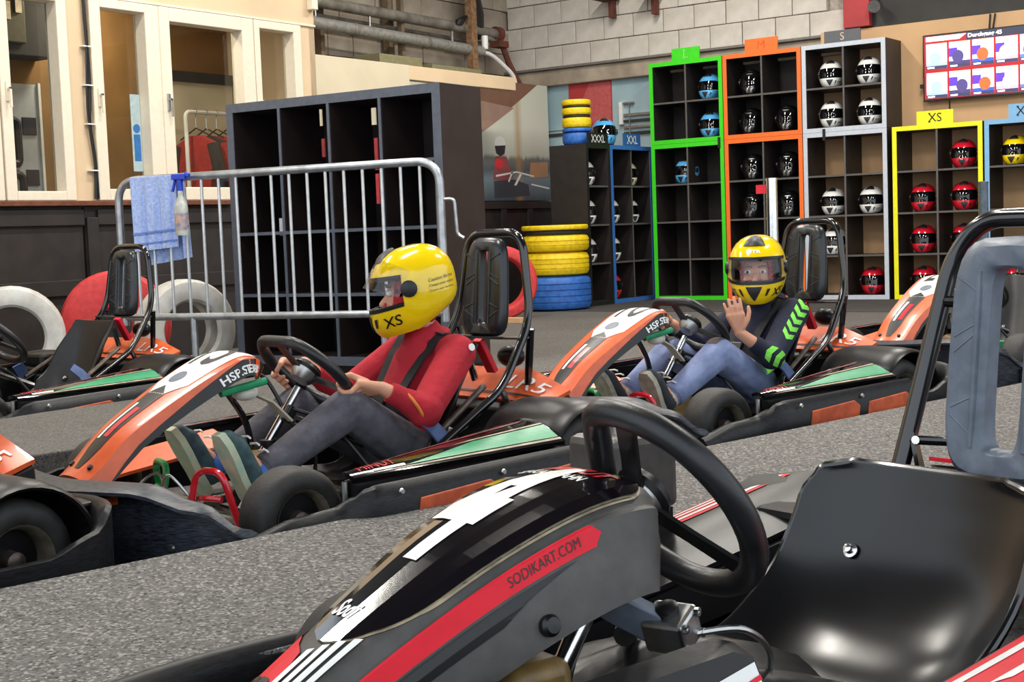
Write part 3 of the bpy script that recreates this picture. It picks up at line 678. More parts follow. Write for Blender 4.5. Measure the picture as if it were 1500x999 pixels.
put(g2, 1, 0, 'blue', 'light blue helmet at top right of the small green shelf', 'light blue helmets on the green shelves')
put(g2, 1, 1, 'blue', 'light blue helmet at bottom right of the small green shelf', 'light blue helmets on the green shelves')
put(gcell, 0, 0, 'blue', 'light blue helmet alone in the tall green shelf', 'light blue helmets on the green shelves', dx=0.08)
for c, r, w in ((0, 0, 'alone in the top row of'), (0, 1, 'at bottom left of'), (1, 1, 'at bottom right of')):
    put(o2, c, r, 'black', 'black helmet with silver graphic %s the small orange shelf' % w, 'black helmets on the orange shelves')
for c, r, w in ((0, 0, 'top left'), (1, 0, 'top right'), (0, 1, 'second row left'), (1, 1, 'second row right, behind the chrome post')):
    put(ocell, c, r, 'black', 'black helmet in the tall orange shelf, %s' % w, 'black helmets on the orange shelves')
for c, r, w in ((0, 0, 'top left'), (1, 0, 'top right'), (0, 1, 'bottom left'), (1, 1, 'bottom right')):
    put(w2, c, r, 'white', 'white helmet lettered M, %s in the small white shelf' % w, 'white helmets on the white shelves', 'M')
for c, r, w in ((0, 1, 'second row left'), (1, 1, 'second row right'), (0, 2, 'third row behind the headrest')):
    put(wcell, c, r, 'white', 'white helmet in the tall white shelf, %s' % w, 'white helmets on the white shelves', 'M')
put(wcell, 1, 3, 'red', 'red helmet alone at the bottom of the white shelf', 'red helmets')
for c, r, w in ((1, 0, 'alone in the top row'), (0, 1, 'second row left'), (1, 1, 'second row right'), (0, 2, 'third row left'), (1, 2, 'third row right'), (0, 3, 'bottom left'), (1, 3, 'bottom right')):
    put(ycell, c, r, 'red', 'red helmet in the yellow shelf, %s' % w, 'red helmets')
put(bcell, 0, 0, 'yellow', 'yellow helmet in the top row of the pale blue shelf', None)
put(bcell, 0, 3, 'red', 'red helmet at the bottom of the pale blue shelf', 'red helmets'); put(bcell, 1, 3, 'red', 'red helmet in the pale blue shelf bottom right cell', 'red helmets')
for r in (0, 1, 2): put(xxxl, 0, r, 'white', 'white helmet in the narrow black shelf, %s row' % ['top', 'second', 'third'][r], 'white helmets in the corner shelves', base=-0.5)
for c, r, w, k in ((1, 0, 'top right', 'cream'), (0, 1, 'second row left', 'white'), (1, 1, 'second row right', 'white'), (0, 2, 'third row left', 'white'), (0, 3, 'bottom left', 'red')):
    put(xxl, c, r, k, '%s helmet in the blue corner shelf, %s' % (k, w), 'helmets in the corner shelves', base=-0.5)
helmet('blue', (-6.99, 11.40, SZ+H4+0.117), -0.95, 'light blue helmet on top of the corner shelves between size signs', None, 1.1, rx=-0.12)

# signs on top of the units
def sign(txt, col, x0, x1, z0, h, label, ink, y=SY+0.02, rz=None, px=None):
    t = thing('size_sign', label, 'sign'); m = mat('sign_'+col, col, 0.5, var=0.03)
    if rz is None: o, a, n = Vector((x0, y, z0)), Vector((1, 0, 0)), Vector((0, -1, 0))
    else: o, a, n = Vector((px, x0, z0)), Vector((0, 1, 0)), Vector((1, 0, 0))
    w = x1-x0
    MB().loft([[o-n*0.012, o-n*0.0, o+a*w, o+a*w-n*0.012], [p+Vector((0, 0, h)) for p in (o-n*0.012, o, o+a*w, o+a*w-n*0.012)]]).build('board', m, t, 0)
    vs, fs, asp = text_polys(txt); hh = h*0.62; ww = min(hh*asp, w*0.86)
    q = o + n*0.001 + a*(w-ww)/2 + Vector((0, 0, (h-hh)/2))
    decal('lettering', (vs, fs), planar(q, a*ww, Vector((0, 0, hh))), M_['inkblack'] if ink == 'k' else (M_['white'] if ink == 'w' else mat('ink_'+ink, ink, 0.5)), t, 2)
    # serifs at the letter ends
    n_l = len(txt); 
    for i, chx in enumerate(txt):
        if chx in 'XLI':
            for zz in (0, 1):
                s0 = q + a*(ww*(i+0.06)/n_l) + Vector((0, 0, hh*zz - 0.004)); decal('serif', UNIT, planar(s0, a*ww*0.3/n_l, Vector((0, 0, 0.008))), M_['inkblack'] if ink == 'k' else M_['white'], t, 2)
    return t
ZT = SZ+H4; ZT2 = ZU+H2
sign('L', '#3fd41f', -6.46, -6.17, ZT2, 0.115, 'bright green size sign on top of the green shelves', '#8fe87a')
sign('M', '#f5712a', -5.71, -5.39, ZT2, 0.12, 'orange size sign on top of the orange shelves', '#d85a1c')
sign('S', '#5a5c60', -4.95, -4.62, ZT2, 0.105, 'grey sign with the letter S on the white shelves', '#d9b9a8')
MB().bx(-4.98, -4.95, SY+0.02, SY+0.03, ZT2, ZT2+0.10).build('wood_batten', m_card, None, 0); tag(bpy.data.objects['wood_batten'], 'small wood batten beside the grey S sign', 'batten')
sign('XS', '#f3ec1c', -4.14, -3.83, ZT, 0.115, 'yellow sign lettered XS on the yellow shelf', 'k')
sign('XXS', '#7fb4dc', -3.38, -3.07, ZT, 0.115, 'pale blue sign starting with X at the right edge', 'k')
sign('XXXL', '#17181c', 10.84, 11.19, ZT, 0.10, 'black sign lettered XXXL on the narrow corner shelf', 'w', rz=1, px=-6.82)
sign('XXL', '#2f5f9a', 11.47, 11.78, ZT, 0.115, 'dark blue sign lettered XXL on the corner shelf', 'w', rz=1, px=-6.82)
for x, z, lb in ((-6.02, ZT, 'black strap clip hanging between the orange shelves'), (-5.0, ZT, 'black strap clip hanging between the white shelves')):
    o = MB().bx(x+0.03, x+0.055, SY-0.012, SY-0.006, z-0.07, z+0.03).build('strap_clip', M_['strap'], None, 0); tag(o, lb, 'strap')

# ================================================================== television
t = thing('television', 'wall-mounted television showing race results headed Durchgang 45', 'television')
TX0, TX1, TZ0, TZ1, TY = -4.175, -3.17, 1.78, 2.345, BY-0.14
MB().bx(TX0, TX1, TY, TY+0.05, TZ0, TZ1).build('housing', M_['gloss_black'], t, 0, 0.006)
MB().bx(-3.9, -3.4, TY+0.05, TY+0.085, 1.95, 2.2).build('wall_mount', M_['inkblack'], t, 0)
MB().bx(TX0-0.035, TX0, TY+0.02, TY+0.04, 1.9, 1.935).build('plug', M_['inkblack'], t, 0)
def scr(n, c, x0, x1, z0, z1, e, off=0.001, cut=0.0):
    m = mat('screen_'+c+str(e), c, 0.3, var=0.03, emit=e)
    return MB().add([(x0, TY-off, z0), (x1-cut, TY-off, z0), (x1, TY-off, z1), (x0, TY-off, z1)], [(0, 1, 2, 3)]).build(n, m, t, 0)
sc = scr('screen', '#a31220', TX0+0.015, TX1-0.015, TZ0+0.02, TZ1-0.015, 0.9)
def s2(n, *a, **k): o = scr(n, *a, **k); o.parent = sc; return o
s2('header_band', '#fff0e8', TX0+0.03, -3.80, 2.285, 2.325, 1.6, off=0.002, cut=0.06)
s2('header_title_band', '#2b2f45', -3.80, TX1-0.02, 2.27, 2.33, 0.8, off=0.002)
decal('title', text_polys('Durchgang 45', bold=0.02), planar((-3.785, TY-0.004, 2.278), (0.28, 0, 0), (0, 0, 0.044)), mat('screen_white', '#ffffff', 0.3, var=0, emit=1.8), sc, 2)
rnd = random.Random(4)
blob = lambda cx, cz, rx, rz: [(cx+rx*math.cos(2*PI*k/14), cz+rz*math.sin(2*PI*k/14)) for k in range(14)]
def spoly(n, pts, c, e, off): return MB().add([(x, TY-off, z) for x, z in pts], [tuple(range(len(pts)))]).build(n, mat('screen_'+c+str(e), c, 0.3, var=0.03, emit=e), sc, 0)
tw = 0.178
for r in range(2):
    for c in range(5):
        x0 = TX0+0.032 + c*(tw+0.018); z0 = 2.05 - r*0.245; x1, z1 = min(x0+tw, TX1-0.02), z0+0.215
        s2('photo_tile', '#e9ecff', x0, x1, z0, z1, 1.5, off=0.002)
        q = (r*5+c) % 5
        if q in (1, 2, 3): s2('photo_patch', '#5a35d8', x0, x0+0.07, z0+0.09, z1-0.05, 1.0, off=0.003)
        s2('photo_patch', '#ffc9a0', x0+0.06, x1, z1-0.05, z1, 1.6, off=0.003)
        spoly('photo_figure', blob(x0+0.09+rnd.uniform(-.02, .02), z0+0.09, 0.05, 0.055), ['#9fc4e8', '#4b3f78', '#c8602e', '#e8e0ff', '#6b5c8c'][q], 1.0, 0.004)
        s2('photo_patch', ['#9fb6d8', '#413b66', '#2f55c0', '#d8a8c8', '#5878b8'][q], x0, x1, z0+0.028, z0+0.055, 1.0, off=0.0035)
        s2('caption_band', '#3a3c5a', x0, x1, z0, z0+0.028, 0.7, off=0.003); s2('caption', '#ffffff', x0+0.01, x0+0.07, z0+0.007, z0+0.02, 1.6, off=0.0045)

# ================================================================== dark cabinet, barrier, tyres
CAB = thing('open_cabinet', 'large empty black cubby cabinet with grey front edges', 'cabinet', (-6.051, 5.739, 0.0), 0.062)
m_edge = mat('blue_grey_edge', '#5a616e', 0.4, var=0.06); m_cab = mat('dark_cabinet_board', '#2c2222', 0.45, color2='#241b1b', scale=7)  # edge strips: skylight on the front edges put into a blue-grey colour
CZ, CW = 0.10, 1.49
def cpan(n, b, e=True):
    p = MB().bx(*b).build(n, m_cab, CAB, 0, 0.002)
    if e: MB().bx(b[0], b[1], -0.004, 0.0, b[4], b[5]).build('edge_strip', m_edge, p, 0)
cpan('side_panel', (0, 0.05, 0, 0.39, CZ, CZ+CW)); cpan('side_panel', (CW-0.05, CW, 0, 0.39, CZ, CZ+CW))
cpan('top_board', (0.05, CW-0.05, 0, 0.39, CZ+CW-0.05, CZ+CW)); cpan('bottom_board', (0.05, CW-0.05, 0, 0.39, CZ, CZ+0.05))
ci = (CW-0.1-3*0.018)/4
for c in range(1, 4): x = 0.05+c*ci+(c-1)*0.018; cpan('divider', (x, x+0.018, 0.004, 0.39, CZ+0.05, CZ+CW-0.05))
for r in range(1, 4):
    for c in range(4): x = 0.05+c*(ci+0.018); z = CZ+0.05+r*ci+(r-1)*0.018; cpan('shelf', (x, x+ci, 0.006, 0.39, z, z+0.018))
MB().bx(0.05, CW-0.05, 0.382, 0.39, CZ+0.05, CZ+CW-0.05).build('back_panel', m_cab, CAB, 0)
MB().bx(0.02, CW-0.02, 0.02, 0.37, 0.0, CZ).build('plinth', M_['inkblack'], CAB, 0)
MB().bx(CW-0.10, CW-0.05, 0.30, 0.31, 1.27, 1.5).build('red_smear', mat('dull_red', '#6b2a20', 0.7, var=0.3), CAB, 0)
for x, z0, z1, c in ((1.06, 1.16, 1.33, '#a02a30'), (1.06, 0.98, 1.14, '#c03a44'), (0.70, 1.25, 1.35, '#8a2a2c')):
    o = MB().bx(x, x+0.02, -0.012, -0.004, z0, z1).build('red_tape', mat('tape'+c, c, 0.6, var=0.1), CAB, 0)
for x, z0 in ((1.05, 1.40), (0.695, 1.42)): MB().bx(x, x+(0.028 if x > 1 else 0.014), -0.012, -0.004, z0, z0+0.09).build('white_label', m_cream, CAB, 0)
MB().bx(0.27, 0.37, 0.1, 0.105, 0.83, 0.93).build('paper', mat('paper', '#c6cfd2', 0.7, var=0.04), CAB, 0)

# crowd barrier
PA, PB = Vector((-6.34, 5.17, 0)), Vector((-4.44, 5.645, 0)); bd = (PB-PA).normalized(); BL = (PB-PA).length
bar = thing('crowd_barrier', 'galvanised steel crowd barrier with a towel over its rail', 'barrier', PA, math.atan2(bd.y, bd.x))
MB().tube(fillet([(0, 0, 0.36), (0, 0, 1.165), (BL, 0, 1.175), (BL, 0, 0.36)], 0.13, 8), 0.022, 14).build('outer_frame', M_['galv'], bar)
MB().tube([(0, 0, 0.405), (BL, 0, 0.405)], 0.02, 12).build('bottom_rail', M_['galv'], bar)
nb = 17; me = MB().tube([(0, 0, 0.41), (0, 0, 1.165)], 0.0085, 8).mesh('upright')
m_upr = mat('bright_galvanised', '#d5d8da', 0.35, 0.6, var=0.05)
for k in range(nb): o = obj('upright', me, m_upr, bar); o.location = (0.11 + k*(BL-0.22)/(nb-1), 0, 0)
for xx in (0.45, BL-0.35):
    MB().tube(fillet([(xx, 0, 0.41), (xx, 0, 0.06), (xx, 0.0, 0.015)], 0.03), 0.019, 10).build('leg', M_['galv'], bar)
    MB().tube(fillet([(xx, -0.3, 0.017), (xx, -0.26, 0.04), (xx, 0.12, 0.04), (xx, 0.16, 0.017)], 0.04), 0.017, 10).build('foot', M_['galv'], bar)
MB().tube(fillet([(BL+0.02, 0, 0.98), (BL+0.075, 0, 0.98), (BL+0.085, 0, 0.80), (BL+0.12, 0, 0.78)], 0.03), 0.009, 8).build('hook', M_['galv'], bar)
# towel
m_towel = mat('blue_towel', '#b6c8f0', 0.95, color2='#97aee4', scale=70, bump=0.5, bscale=160)
def towel_pt(u, s):
    x = 0.10 + u*0.30; fold = 0.012*math.sin(u*19) + 0.006*math.sin(u*41)
    if s < 0: z = 1.19 + s; y = -0.027 - fold*min(1, -s*6) ; x += 0.04*s*(u-0.5)
    else: z = 1.19 - s; y = 0.027 + fold; x += 0.02 + 0.05*s
    return Vector((x, y, z + 0.02*u*(1 if s < 0 else 2.0)*min(1, abs(s)*4)))
ss = [-0.42, -0.36, -0.34, -0.32, -0.25, -0.18, -0.12, -0.06, -0.03, -0.012, 0.0, 0.012, 0.03, 0.1, 0.2, 0.3, 0.42, 0.50]
tw_ = MB().grid(lambda u, s: towel_pt(u, s), [k/24 for k in range(25)], ss, 0.006).build('towel', m_towel); tag(tw_, 'light blue towel hanging over the left end of the barrier', 'towel')
tw_.location = PA; tw_.rotation_euler = (0, 0, math.atan2(bd.y, bd.x))
for s0, w in ((-0.33, 0.012), (-0.385, 0.008)):
    b = MB().grid(lambda u, s: towel_pt(u, s0+s*w) + Vector((0, -0.005, 0)), [k/24 for k in range(25)], [0, 1], 0.003).build('woven_stripe', mat('towel_stripe', '#6f8bcf', 0.9), tw_)
# spray bottle
sb = thing('spray_bottle', 'clear spray bottle with a blue trigger hooked on the barrier', 'bottle', PA + bd*0.475 + Vector((0, -0.055, 0)) + Vector((0, -0.02, 0)), math.atan2(bd.y, bd.x))
MB().lathe([(0.0, 0.85), (0.035, 0.85), (0.037, 0.86), (0.037, 1.00), (0.03, 1.03), (0.015, 1.06), (0.014, 1.09), (0.0, 1.09)], (0, 0, 0), (0, 0, 1), 18).build('body', mat('clear_plastic', '#b9bdb6', 0.2, var=0.15, scale=20), sb)
MB().lathe([(0.038, 0.88), (0.0382, 0.88), (0.0382, 0.97), (0.038, 0.97)], (0, 0, 0), (0, 0, 1), 18).build('label', mat('bottle_label', '#c9a48a', 0.5, color2='#6f7fa0', scale=40), sb)
h = MB().bx(-0.045, 0.04, -0.015, 0.015, 1.15, 1.18); h.bx(-0.012, 0.014, -0.012, 0.012, 1.09, 1.15); h.box((-0.038, 0, 1.12), (0.012, 0.015, 0.07), Matrix.Rotation(0.3, 3, 'Y')); h.box((0.05, 0, 1.175), (0.03, 0.02, 0.02), Matrix.Rotation(0.4, 3, 'Y'))
h.build('trigger', mat('blue_trigger', '#2b49c8', 0.4), sb, 0, 0.003)

def tyre_mb(R, w, r_in, grooves=0, n=36):
    p = []; hw = w/2; s = min(0.045, hw*0.5)
    out = [(r_in, -hw*0.72), (r_in+0.015, -hw*0.95), (R-s*1.5, -hw), (R-s*0.4, -hw+s*0.35), (R-s*0.08, -hw+s*0.9)]
    if grooves:
        for g in range(grooves):
            h0 = -hw+s + (2*hw-2*s)*(g+0.42)/grooves; h1 = -hw+s + (2*hw-2*s)*(g+0.58)/grooves
            out += [(R, h0-0.002), (R-0.008, h0), (R-0.008, h1), (R, h1+0.002)]
    else: out += [(R, -hw*0.3), (R, hw*0.3)]
    out += [(R-s*0.08, hw-s*0.9), (R-s*0.4, hw-s*0.35), (R-s*1.5, hw), (r_in+0.015, hw*0.95), (r_in, hw*0.72)]
    inn = [(r_in+0.02, hw*0.5), (R-s*1.3, hw*0.6), (R-s*1.3, -hw*0.6), (r_in+0.02, -hw*0.5)]
    return out+inn, n
def tyre(label, m, loc, axis, R, w, r_in, grooves=0, group=None, name='tyre'):
    prof, n = tyre_mb(R, w, r_in, grooves)
    o = MB().lathe(prof, (0, 0, 0), axis, n, loop=True).build(name, m, None, 40); o.location = loc; return tag(o, label, 'tyre', group)
m_yt = mat('yellow_tyre_paint', '#f2d212', 0.55, color2='#d9b80c', scale=30, bump=0.25, bscale=45); m_bt = mat('blue_tyre_paint', '#2f6ec0', 0.55, color2='#2456a4', scale=25, bump=0.2, bscale=45)
m_wt = mat('white_tyre_paint', '#d3d2cc', 0.6, color2='#b7b3ac', scale=9, bump=0.15); m_rt = mat('red_tyre_paint', '#cf3a3c', 0.6, var=0.08)
SX, SYY = -6.93, 10.42
g = 'painted tyres of the corner stack'
tyre('wide blue tyre at the bottom of the stack by corner shelves', m_bt, (SX, SYY, 0.104+0.15), (0, 0, 1), 0.305, 0.30, 0.17, 4, g)
tyre('yellow tyre lying on the wide blue tyre', m_yt, (SX, SYY, 0.404+0.105), (0, 0, 1), 0.295, 0.21, 0.17, 3, g)
tyre('second yellow tyre, below the thin yellow ring', m_yt, (SX, SYY, 0.614+0.075), (0, 0, 1), 0.30, 0.15, 0.17, 2, g)
tyre('dark rubber tyre between the yellow tyres', M_['rubber'], (SX, SYY, 0.764+0.02), (0, 0, 1), 0.27, 0.04, 0.17, 0, g)
tyre('thin yellow ring on top of the tyre stack', m_yt, (SX, SYY, 0.804+0.022), (0, 0, 1), 0.295, 0.044, 0.2, 0, g)
tyre('red tyre leaning beside the blue and yellow stack', m_rt, (-6.72, 9.28, 0.096+0.30), (0.72, -0.69, 0.0), 0.30, 0.2, 0.20, 0)
wd = MB().bx(-6.75, -6.35, 9.02, 9.09, 0.086, 0.13).build('wood_block', m_card, None, 0, 0.004); tag(wd, 'short wood batten on the floor before the red tyre', 'wood')
tyre('white tyre standing behind the barrier beside the black cabinet', m_wt, (-6.36, 5.62, 0.30), (0.97, -0.25, 0.0), 0.30, 0.2, 0.17, 0, 'white tyres along the wall')
tyre('white tyre at the left edge below the windows', m_wt, (-7.12, 4.98, 0.30), (0.80, -0.6, 0.0), 0.30, 0.2, 0.18, 0, 'white tyres along the wall')
tyre('red tyre between the two white tyres', m_rt, (-6.98, 5.62, 0.33), (0.72, -0.69, 0.0), 0.33, 0.2, 0.1, 0)
# little kart tyres stacked on the corner shelf
z = SZ+H4
for k, (m, hh, lb) in enumerate(((m_bt, 0.12, 'small blue tyre at the bottom of the stack on the shelf'), (m_bt, 0.035, 'thin blue tyre second from below on the shelf stack'), (m_yt, 0.10, 'small yellow tyre in the middle of the shelf stack'), (m_yt, 0.07, 'second small yellow tyre near the top of the shelf stack'), (m_yt, 0.055, 'topmost small yellow tyre on the corner shelf'))):
    tyre(lb, m, (-7.02, 10.98, z+hh/2), (0, 0, 1), 0.135, hh, 0.07, 0, 'small painted tyres on the shelf'); z += hh
    if k in (2, 3): o = tyre('thin black rubber band %s' % ('under the topmost small tyre' if k == 3 else 'between the two lower small yellow tyres'), M_['rubber'], (-7.02, 10.98, z+0.008), (0, 0, 1), 0.127, 0.016, 0.07, 0); z += 0.016

def post(label, x, y, h, r, m, tagc=None):
    t = thing('post', label, 'post', (x, y, floor_z(y)))
    MB().tube([(0, 0, 0.012), (0, 0, h)], r, 18).build('tube', m, t); MB().lathe([(0.0, 0), (0.15, 0), (0.15, 0.012), (r, 0.03), (0.0, 0.03)], (0, 0, 0), (0, 0, 1), 24).build('base', m, t)
    if tagc: MB().bx(-r-0.06, -r*0.6, -0.01, 0.0, h-0.075, h-0.025).build('red_flag', M_['red'], t, 0)
    MB().lathe([(r*0.96, h-0.004), (r*1.06, h-0.004), (r*1.06, h+0.01), (0.0, h+0.014)], (0, 0, 0), (0, 0, 1), 18).build('cap', m, t)
post('chrome post with a red flag behind the yellow helmet', -3.45, 7.42, 1.0, 0.032, M_['chrome'], 1)
post('grey post in front of the pale blue shelf', -2.47, 8.11, 0.915, 0.027, mat('grey_post', '#5d6670', 0.4, 0.5, var=0.1))
# ================================================================== small orange karts (x forward, y to the driver's left)
def band(path, prof_z, prof, smooth=40, n=4):
    """moulded band along a plan path; prof_z(i) -> (zbottom, ztop); prof = [(outward, height fraction)]"""
    p = catmull([(a, b, 0) for a, b in path], n); rings = []; m = len(p)
    for i in range(m):
        t = (p[min(i+1, m-1)]-p[max(i-1, 0)]).normalized(); nn = Vector((t.y, -t.x, 0))
        z0, z1 = prof_z(i/(m-1)); rings.append([p[i]+nn*d+Vector((0, 0, z0+(z1-z0)*h)) for d, h in prof])
    return MB().loft(rings)
def lerp_tab(tab):
    def f(t):
        for (a, va), (b, vb) in zip(tab, tab[1:]):
            if t <= b: k = (t-a)/(b-a); k = k*k*(3-2*k); return va+(vb-va)*k
        return tab[-1][1]
    return f
def wheel(parent, x, y, r, w, s):
    t = MB().lathe([(r*0.56, -w/2+0.012), (r*0.60, -w/2+0.004), (r*0.80, -w/2), (r*0.93, -w/2+0.008), (r*0.985, -w/2+0.022), (r, -w/2+0.04), (r, w/2-0.04), (r*0.985, w/2-0.022), (r*0.93, w/2-0.008), (r*0.80, w/2), (r*0.60, w/2-0.004), (r*0.56, w/2-0.012)], (x, y, r), (0, 1, 0), 32, loop=True).build('wheel', M_['rubber'], parent, 50)
    MB().lathe([(r*0.565, -w/2+0.01), (r*0.60, -w/2+0.001), (r*0.57, -w/2+0.004), (r*0.50, -w/2+0.03), (r*0.48, 0), (r*0.50, w/2-0.03), (r*0.57, w/2-0.004), (r*0.60, w/2-0.001), (r*0.565, w/2-0.01)], (x, y, r), (0, 1, 0), 24, loop=True).build('rim', mat('dusty_rim', '#a39a86', 0.35, 0.8, var=0.15), t)
    MB().lathe([(0.0, -0.01), (r*0.50, -0.01), (r*0.50, 0.01), (0.0, 0.01)], (x, y+s*w*0.12, r), (0, 1, 0), 20).build('rim_disc', M_['black_plastic'], t)
    MB().lathe([(0.0, -0.02), (0.024, -0.02), (0.022, 0.012), (0.012, 0.018), (0.0, 0.018)], (x, y+s*w*0.30, r), (0, s, 0), 12).build('hub_nut', M_['worn_steel'], t)
    return t
def seat_shell(prof, half, wings, th=0.009):
    # prof: [(x,z)] down the middle from front lip to top; half/wings per station
    c = catmull([(a, 0, b) for a, b in prof], 4); m = len(c)
    hw = lerp_tab([(i/(len(half)-1), h) for i, h in enumerate(half)]); wg = lerp_tab([(i/(len(wings)-1), h) for i, h in enumerate(wings)])
    def f(i, v):
        i = int(i); p = c[i]; t = (c[min(i+1, m-1)]-c[max(i-1, 0)]).normalized(); nn = Vector((-t.z, 0, t.x)); nn = nn if nn.x*1 + nn.z > 0 else -nn
        a = abs(v); k = i/(m-1)
        return p + Vector((0, v*hw(k)*(1-0.10*a*a), 0)) + nn*wg(k)*(a**2.6)
    mb = MB().grid(f, list(range(m)), [-1+2*j/20 for j in range(21)], th)
    edge = [f(i, -1) for i in range(m)] + [f(m-1, -1+2*j/20) for j in range(1, 20)] + [f(i, 1) for i in reversed(range(m))] + [f(0, 1-2*j/20) for j in range(1, 20)]
    return mb, edge, f, m
def headrest(parent, cx, z0, z1, hw_top, hw_bot, slant, m, slot=0.028, depth=0.03):
    """plastic pad with an open slot, ribs on its face; slant = x offset per metre of height"""
    zc = (z0+z1)/2; hh = (z1-z0)/2
    def outline(sc, n=28):
        o = []
        for k in range(n):
            a = 2*PI*k/n; ca, sa = math.cos(a), math.sin(a); e = 0.45
            y = math.copysign(abs(ca)**e, ca); z = math.copysign(abs(sa)**e, sa)
            w = hw_bot + (hw_top-hw_bot)*(z+1)/2
            o.append((y*w*sc[0], z*hh*sc[1]))
        return o
    def inner(n=28):
        o = []
        for k in range(n):
            a = 2*PI*k/n; ca, sa = math.cos(a), math.sin(a); e = 0.35
            o.append((math.copysign(abs(ca)**e, ca)*slot, math.copysign(abs(sa)**e, sa)*hh*0.74))
        return o
    P = lambda y, z, d: Vector((cx - slant*(z+zc-z0) + d, y, zc+z))
    rings = [[P(y, z, 0) for y, z in inner()], [P(y, z, depth*0.75) for y, z in inner()], [P(y*1.45, z*1.04, depth) for y, z in inner()], [P(y*0.86, z*0.93, depth) for y, z in outline((1, 1))], [P(y, z, depth*0.5) for y, z in outline((1, 1))], [P(y, z, 0) for y, z in outline((1, 1))]]
    pad = MB().loft(rings, True, False, True).build('headrest', m, parent, 50)
    for y in (-1, 1):
        MB().tube([P(y*slot*1.5, -hh*0.72, depth*0.98), P(y*slot*1.5, hh*0.72, depth*0.98)], 0.006, 8).build('rib', m, pad)
        w = (hw_top+hw_bot)/2*0.80
        for a, b, c, d in ((-0.62, slot*1.5, -0.46, w), (-0.30, slot*1.5, -0.40, w), (0.05, w, 0.22, slot*1.5), (0.3, slot*1.5, 0.18, w), (0.55, slot*1.5, 0.68, w)):
            MB().tube([P(y*b, a*hh, depth*0.97), P(y*d, c*hh, depth*0.97)], 0.003, 6).build('rib', m, pad)
    return pad
def nose_surface(prof):
    """prof: [(x,z,halfwidth)] from the tip up; returns S(s,v) with side skirts for |v|>0.8"""
    c = catmull([(a, w, b) for a, b, w in prof], 4); m = len(c)
    def S(s, v, off=0.0):
        s = min(max(s, 0.0), 1.0)*(m-1); i = min(int(s), m-2); k = s-i
        p = c[i].lerp(c[i+1], k); t = (c[min(i+2, m-1)]-c[max(i-1, 0)]); t.y = 0; t.normalize(); nn = Vector((-t.z, 0, t.x)); nn = nn if nn.z > 0 else -nn
        w = p.y; a = abs(v)
        if a <= 0.8: yy = v/0.8*w; d = 0.014*(a/0.8)**2
        else: q = (a-0.8)/0.2; yy = math.copysign(w + 0.012*q, v); d = 0.014 + 0.045*q
        return Vector((p.x, yy, p.z)) - nn*(d-off)
    return S
def lin_(a, b, n): return [a+(b-a)*k/n for k in range(n+1)]

def steering_wheel(parent, c, t_deg, r, rim_r, cut=None, spokes=(90, 215, 325), roll=0.0, hub=(0, 0)):
    t = math.radians(t_deg); e1 = Vector((0, 1, 0)); e2 = Vector((math.cos(t), 0, math.sin(t))); n = Vector((-math.sin(t), 0, math.cos(t))); c = Vector(c)
    P = lambda a, rr, d=0.0: c + e1*rr*math.cos(math.radians(a)+roll) + e2*rr*math.sin(math.radians(a)+roll) + n*d
    pts = []
    N = 48
    if cut:   # flat chord between two angles
        a0, a1 = cut
        arc = [P(a1 + (a0+360-a1)*k/N, r) for k in range(N+1)]; chord = [arc[-1].lerp(arc[0], k/8) for k in range(1, 8)]
        raw = arc+chord; pts = raw
        pts = [raw[i]*0.5 + (raw[i-1]+raw[(i+1) % len(raw)])*0.25 for i in range(len(raw))]
    else: pts = [P(360*k/N, r) for k in range(N)]
    w = MB().tube(pts, rim_r, 14, closed=True).build('steering_wheel', mat('grip_rubber', '#1b1b1e', 0.38, var=0.15, bump=0.05, bscale=200), parent, 60)
    for a in spokes:
        hc = c + e1*hub[0] + e2*hub[1]; en_ = P(a, r*0.95, -0.002); q = [hc-n*0.012, hc.lerp(en_, 0.5)-n*0.006, en_]
        side = (P(a+90, 1)-c)
        MB().strip(q, [0.036, 0.030, 0.034], 0.006, side).build('spoke', M_['inkblack'], w)
    MB().lathe([(0.0, -0.035), (0.026, -0.035), (0.038, -0.018), (0.042, -0.006), (0.0, -0.004)], c + e1*hub[0] + e2*hub[1], n, 20).build('hub', M_['alu'], w)
    MB().lathe([(0.0, -0.006), (0.042, -0.006), (0.046, 0.004), (0.04, 0.016), (0.0, 0.018)], c + e1*hub[0] + e2*hub[1], n, 20).build('hub_cap', M_['black_plastic'], w)
    return w, P

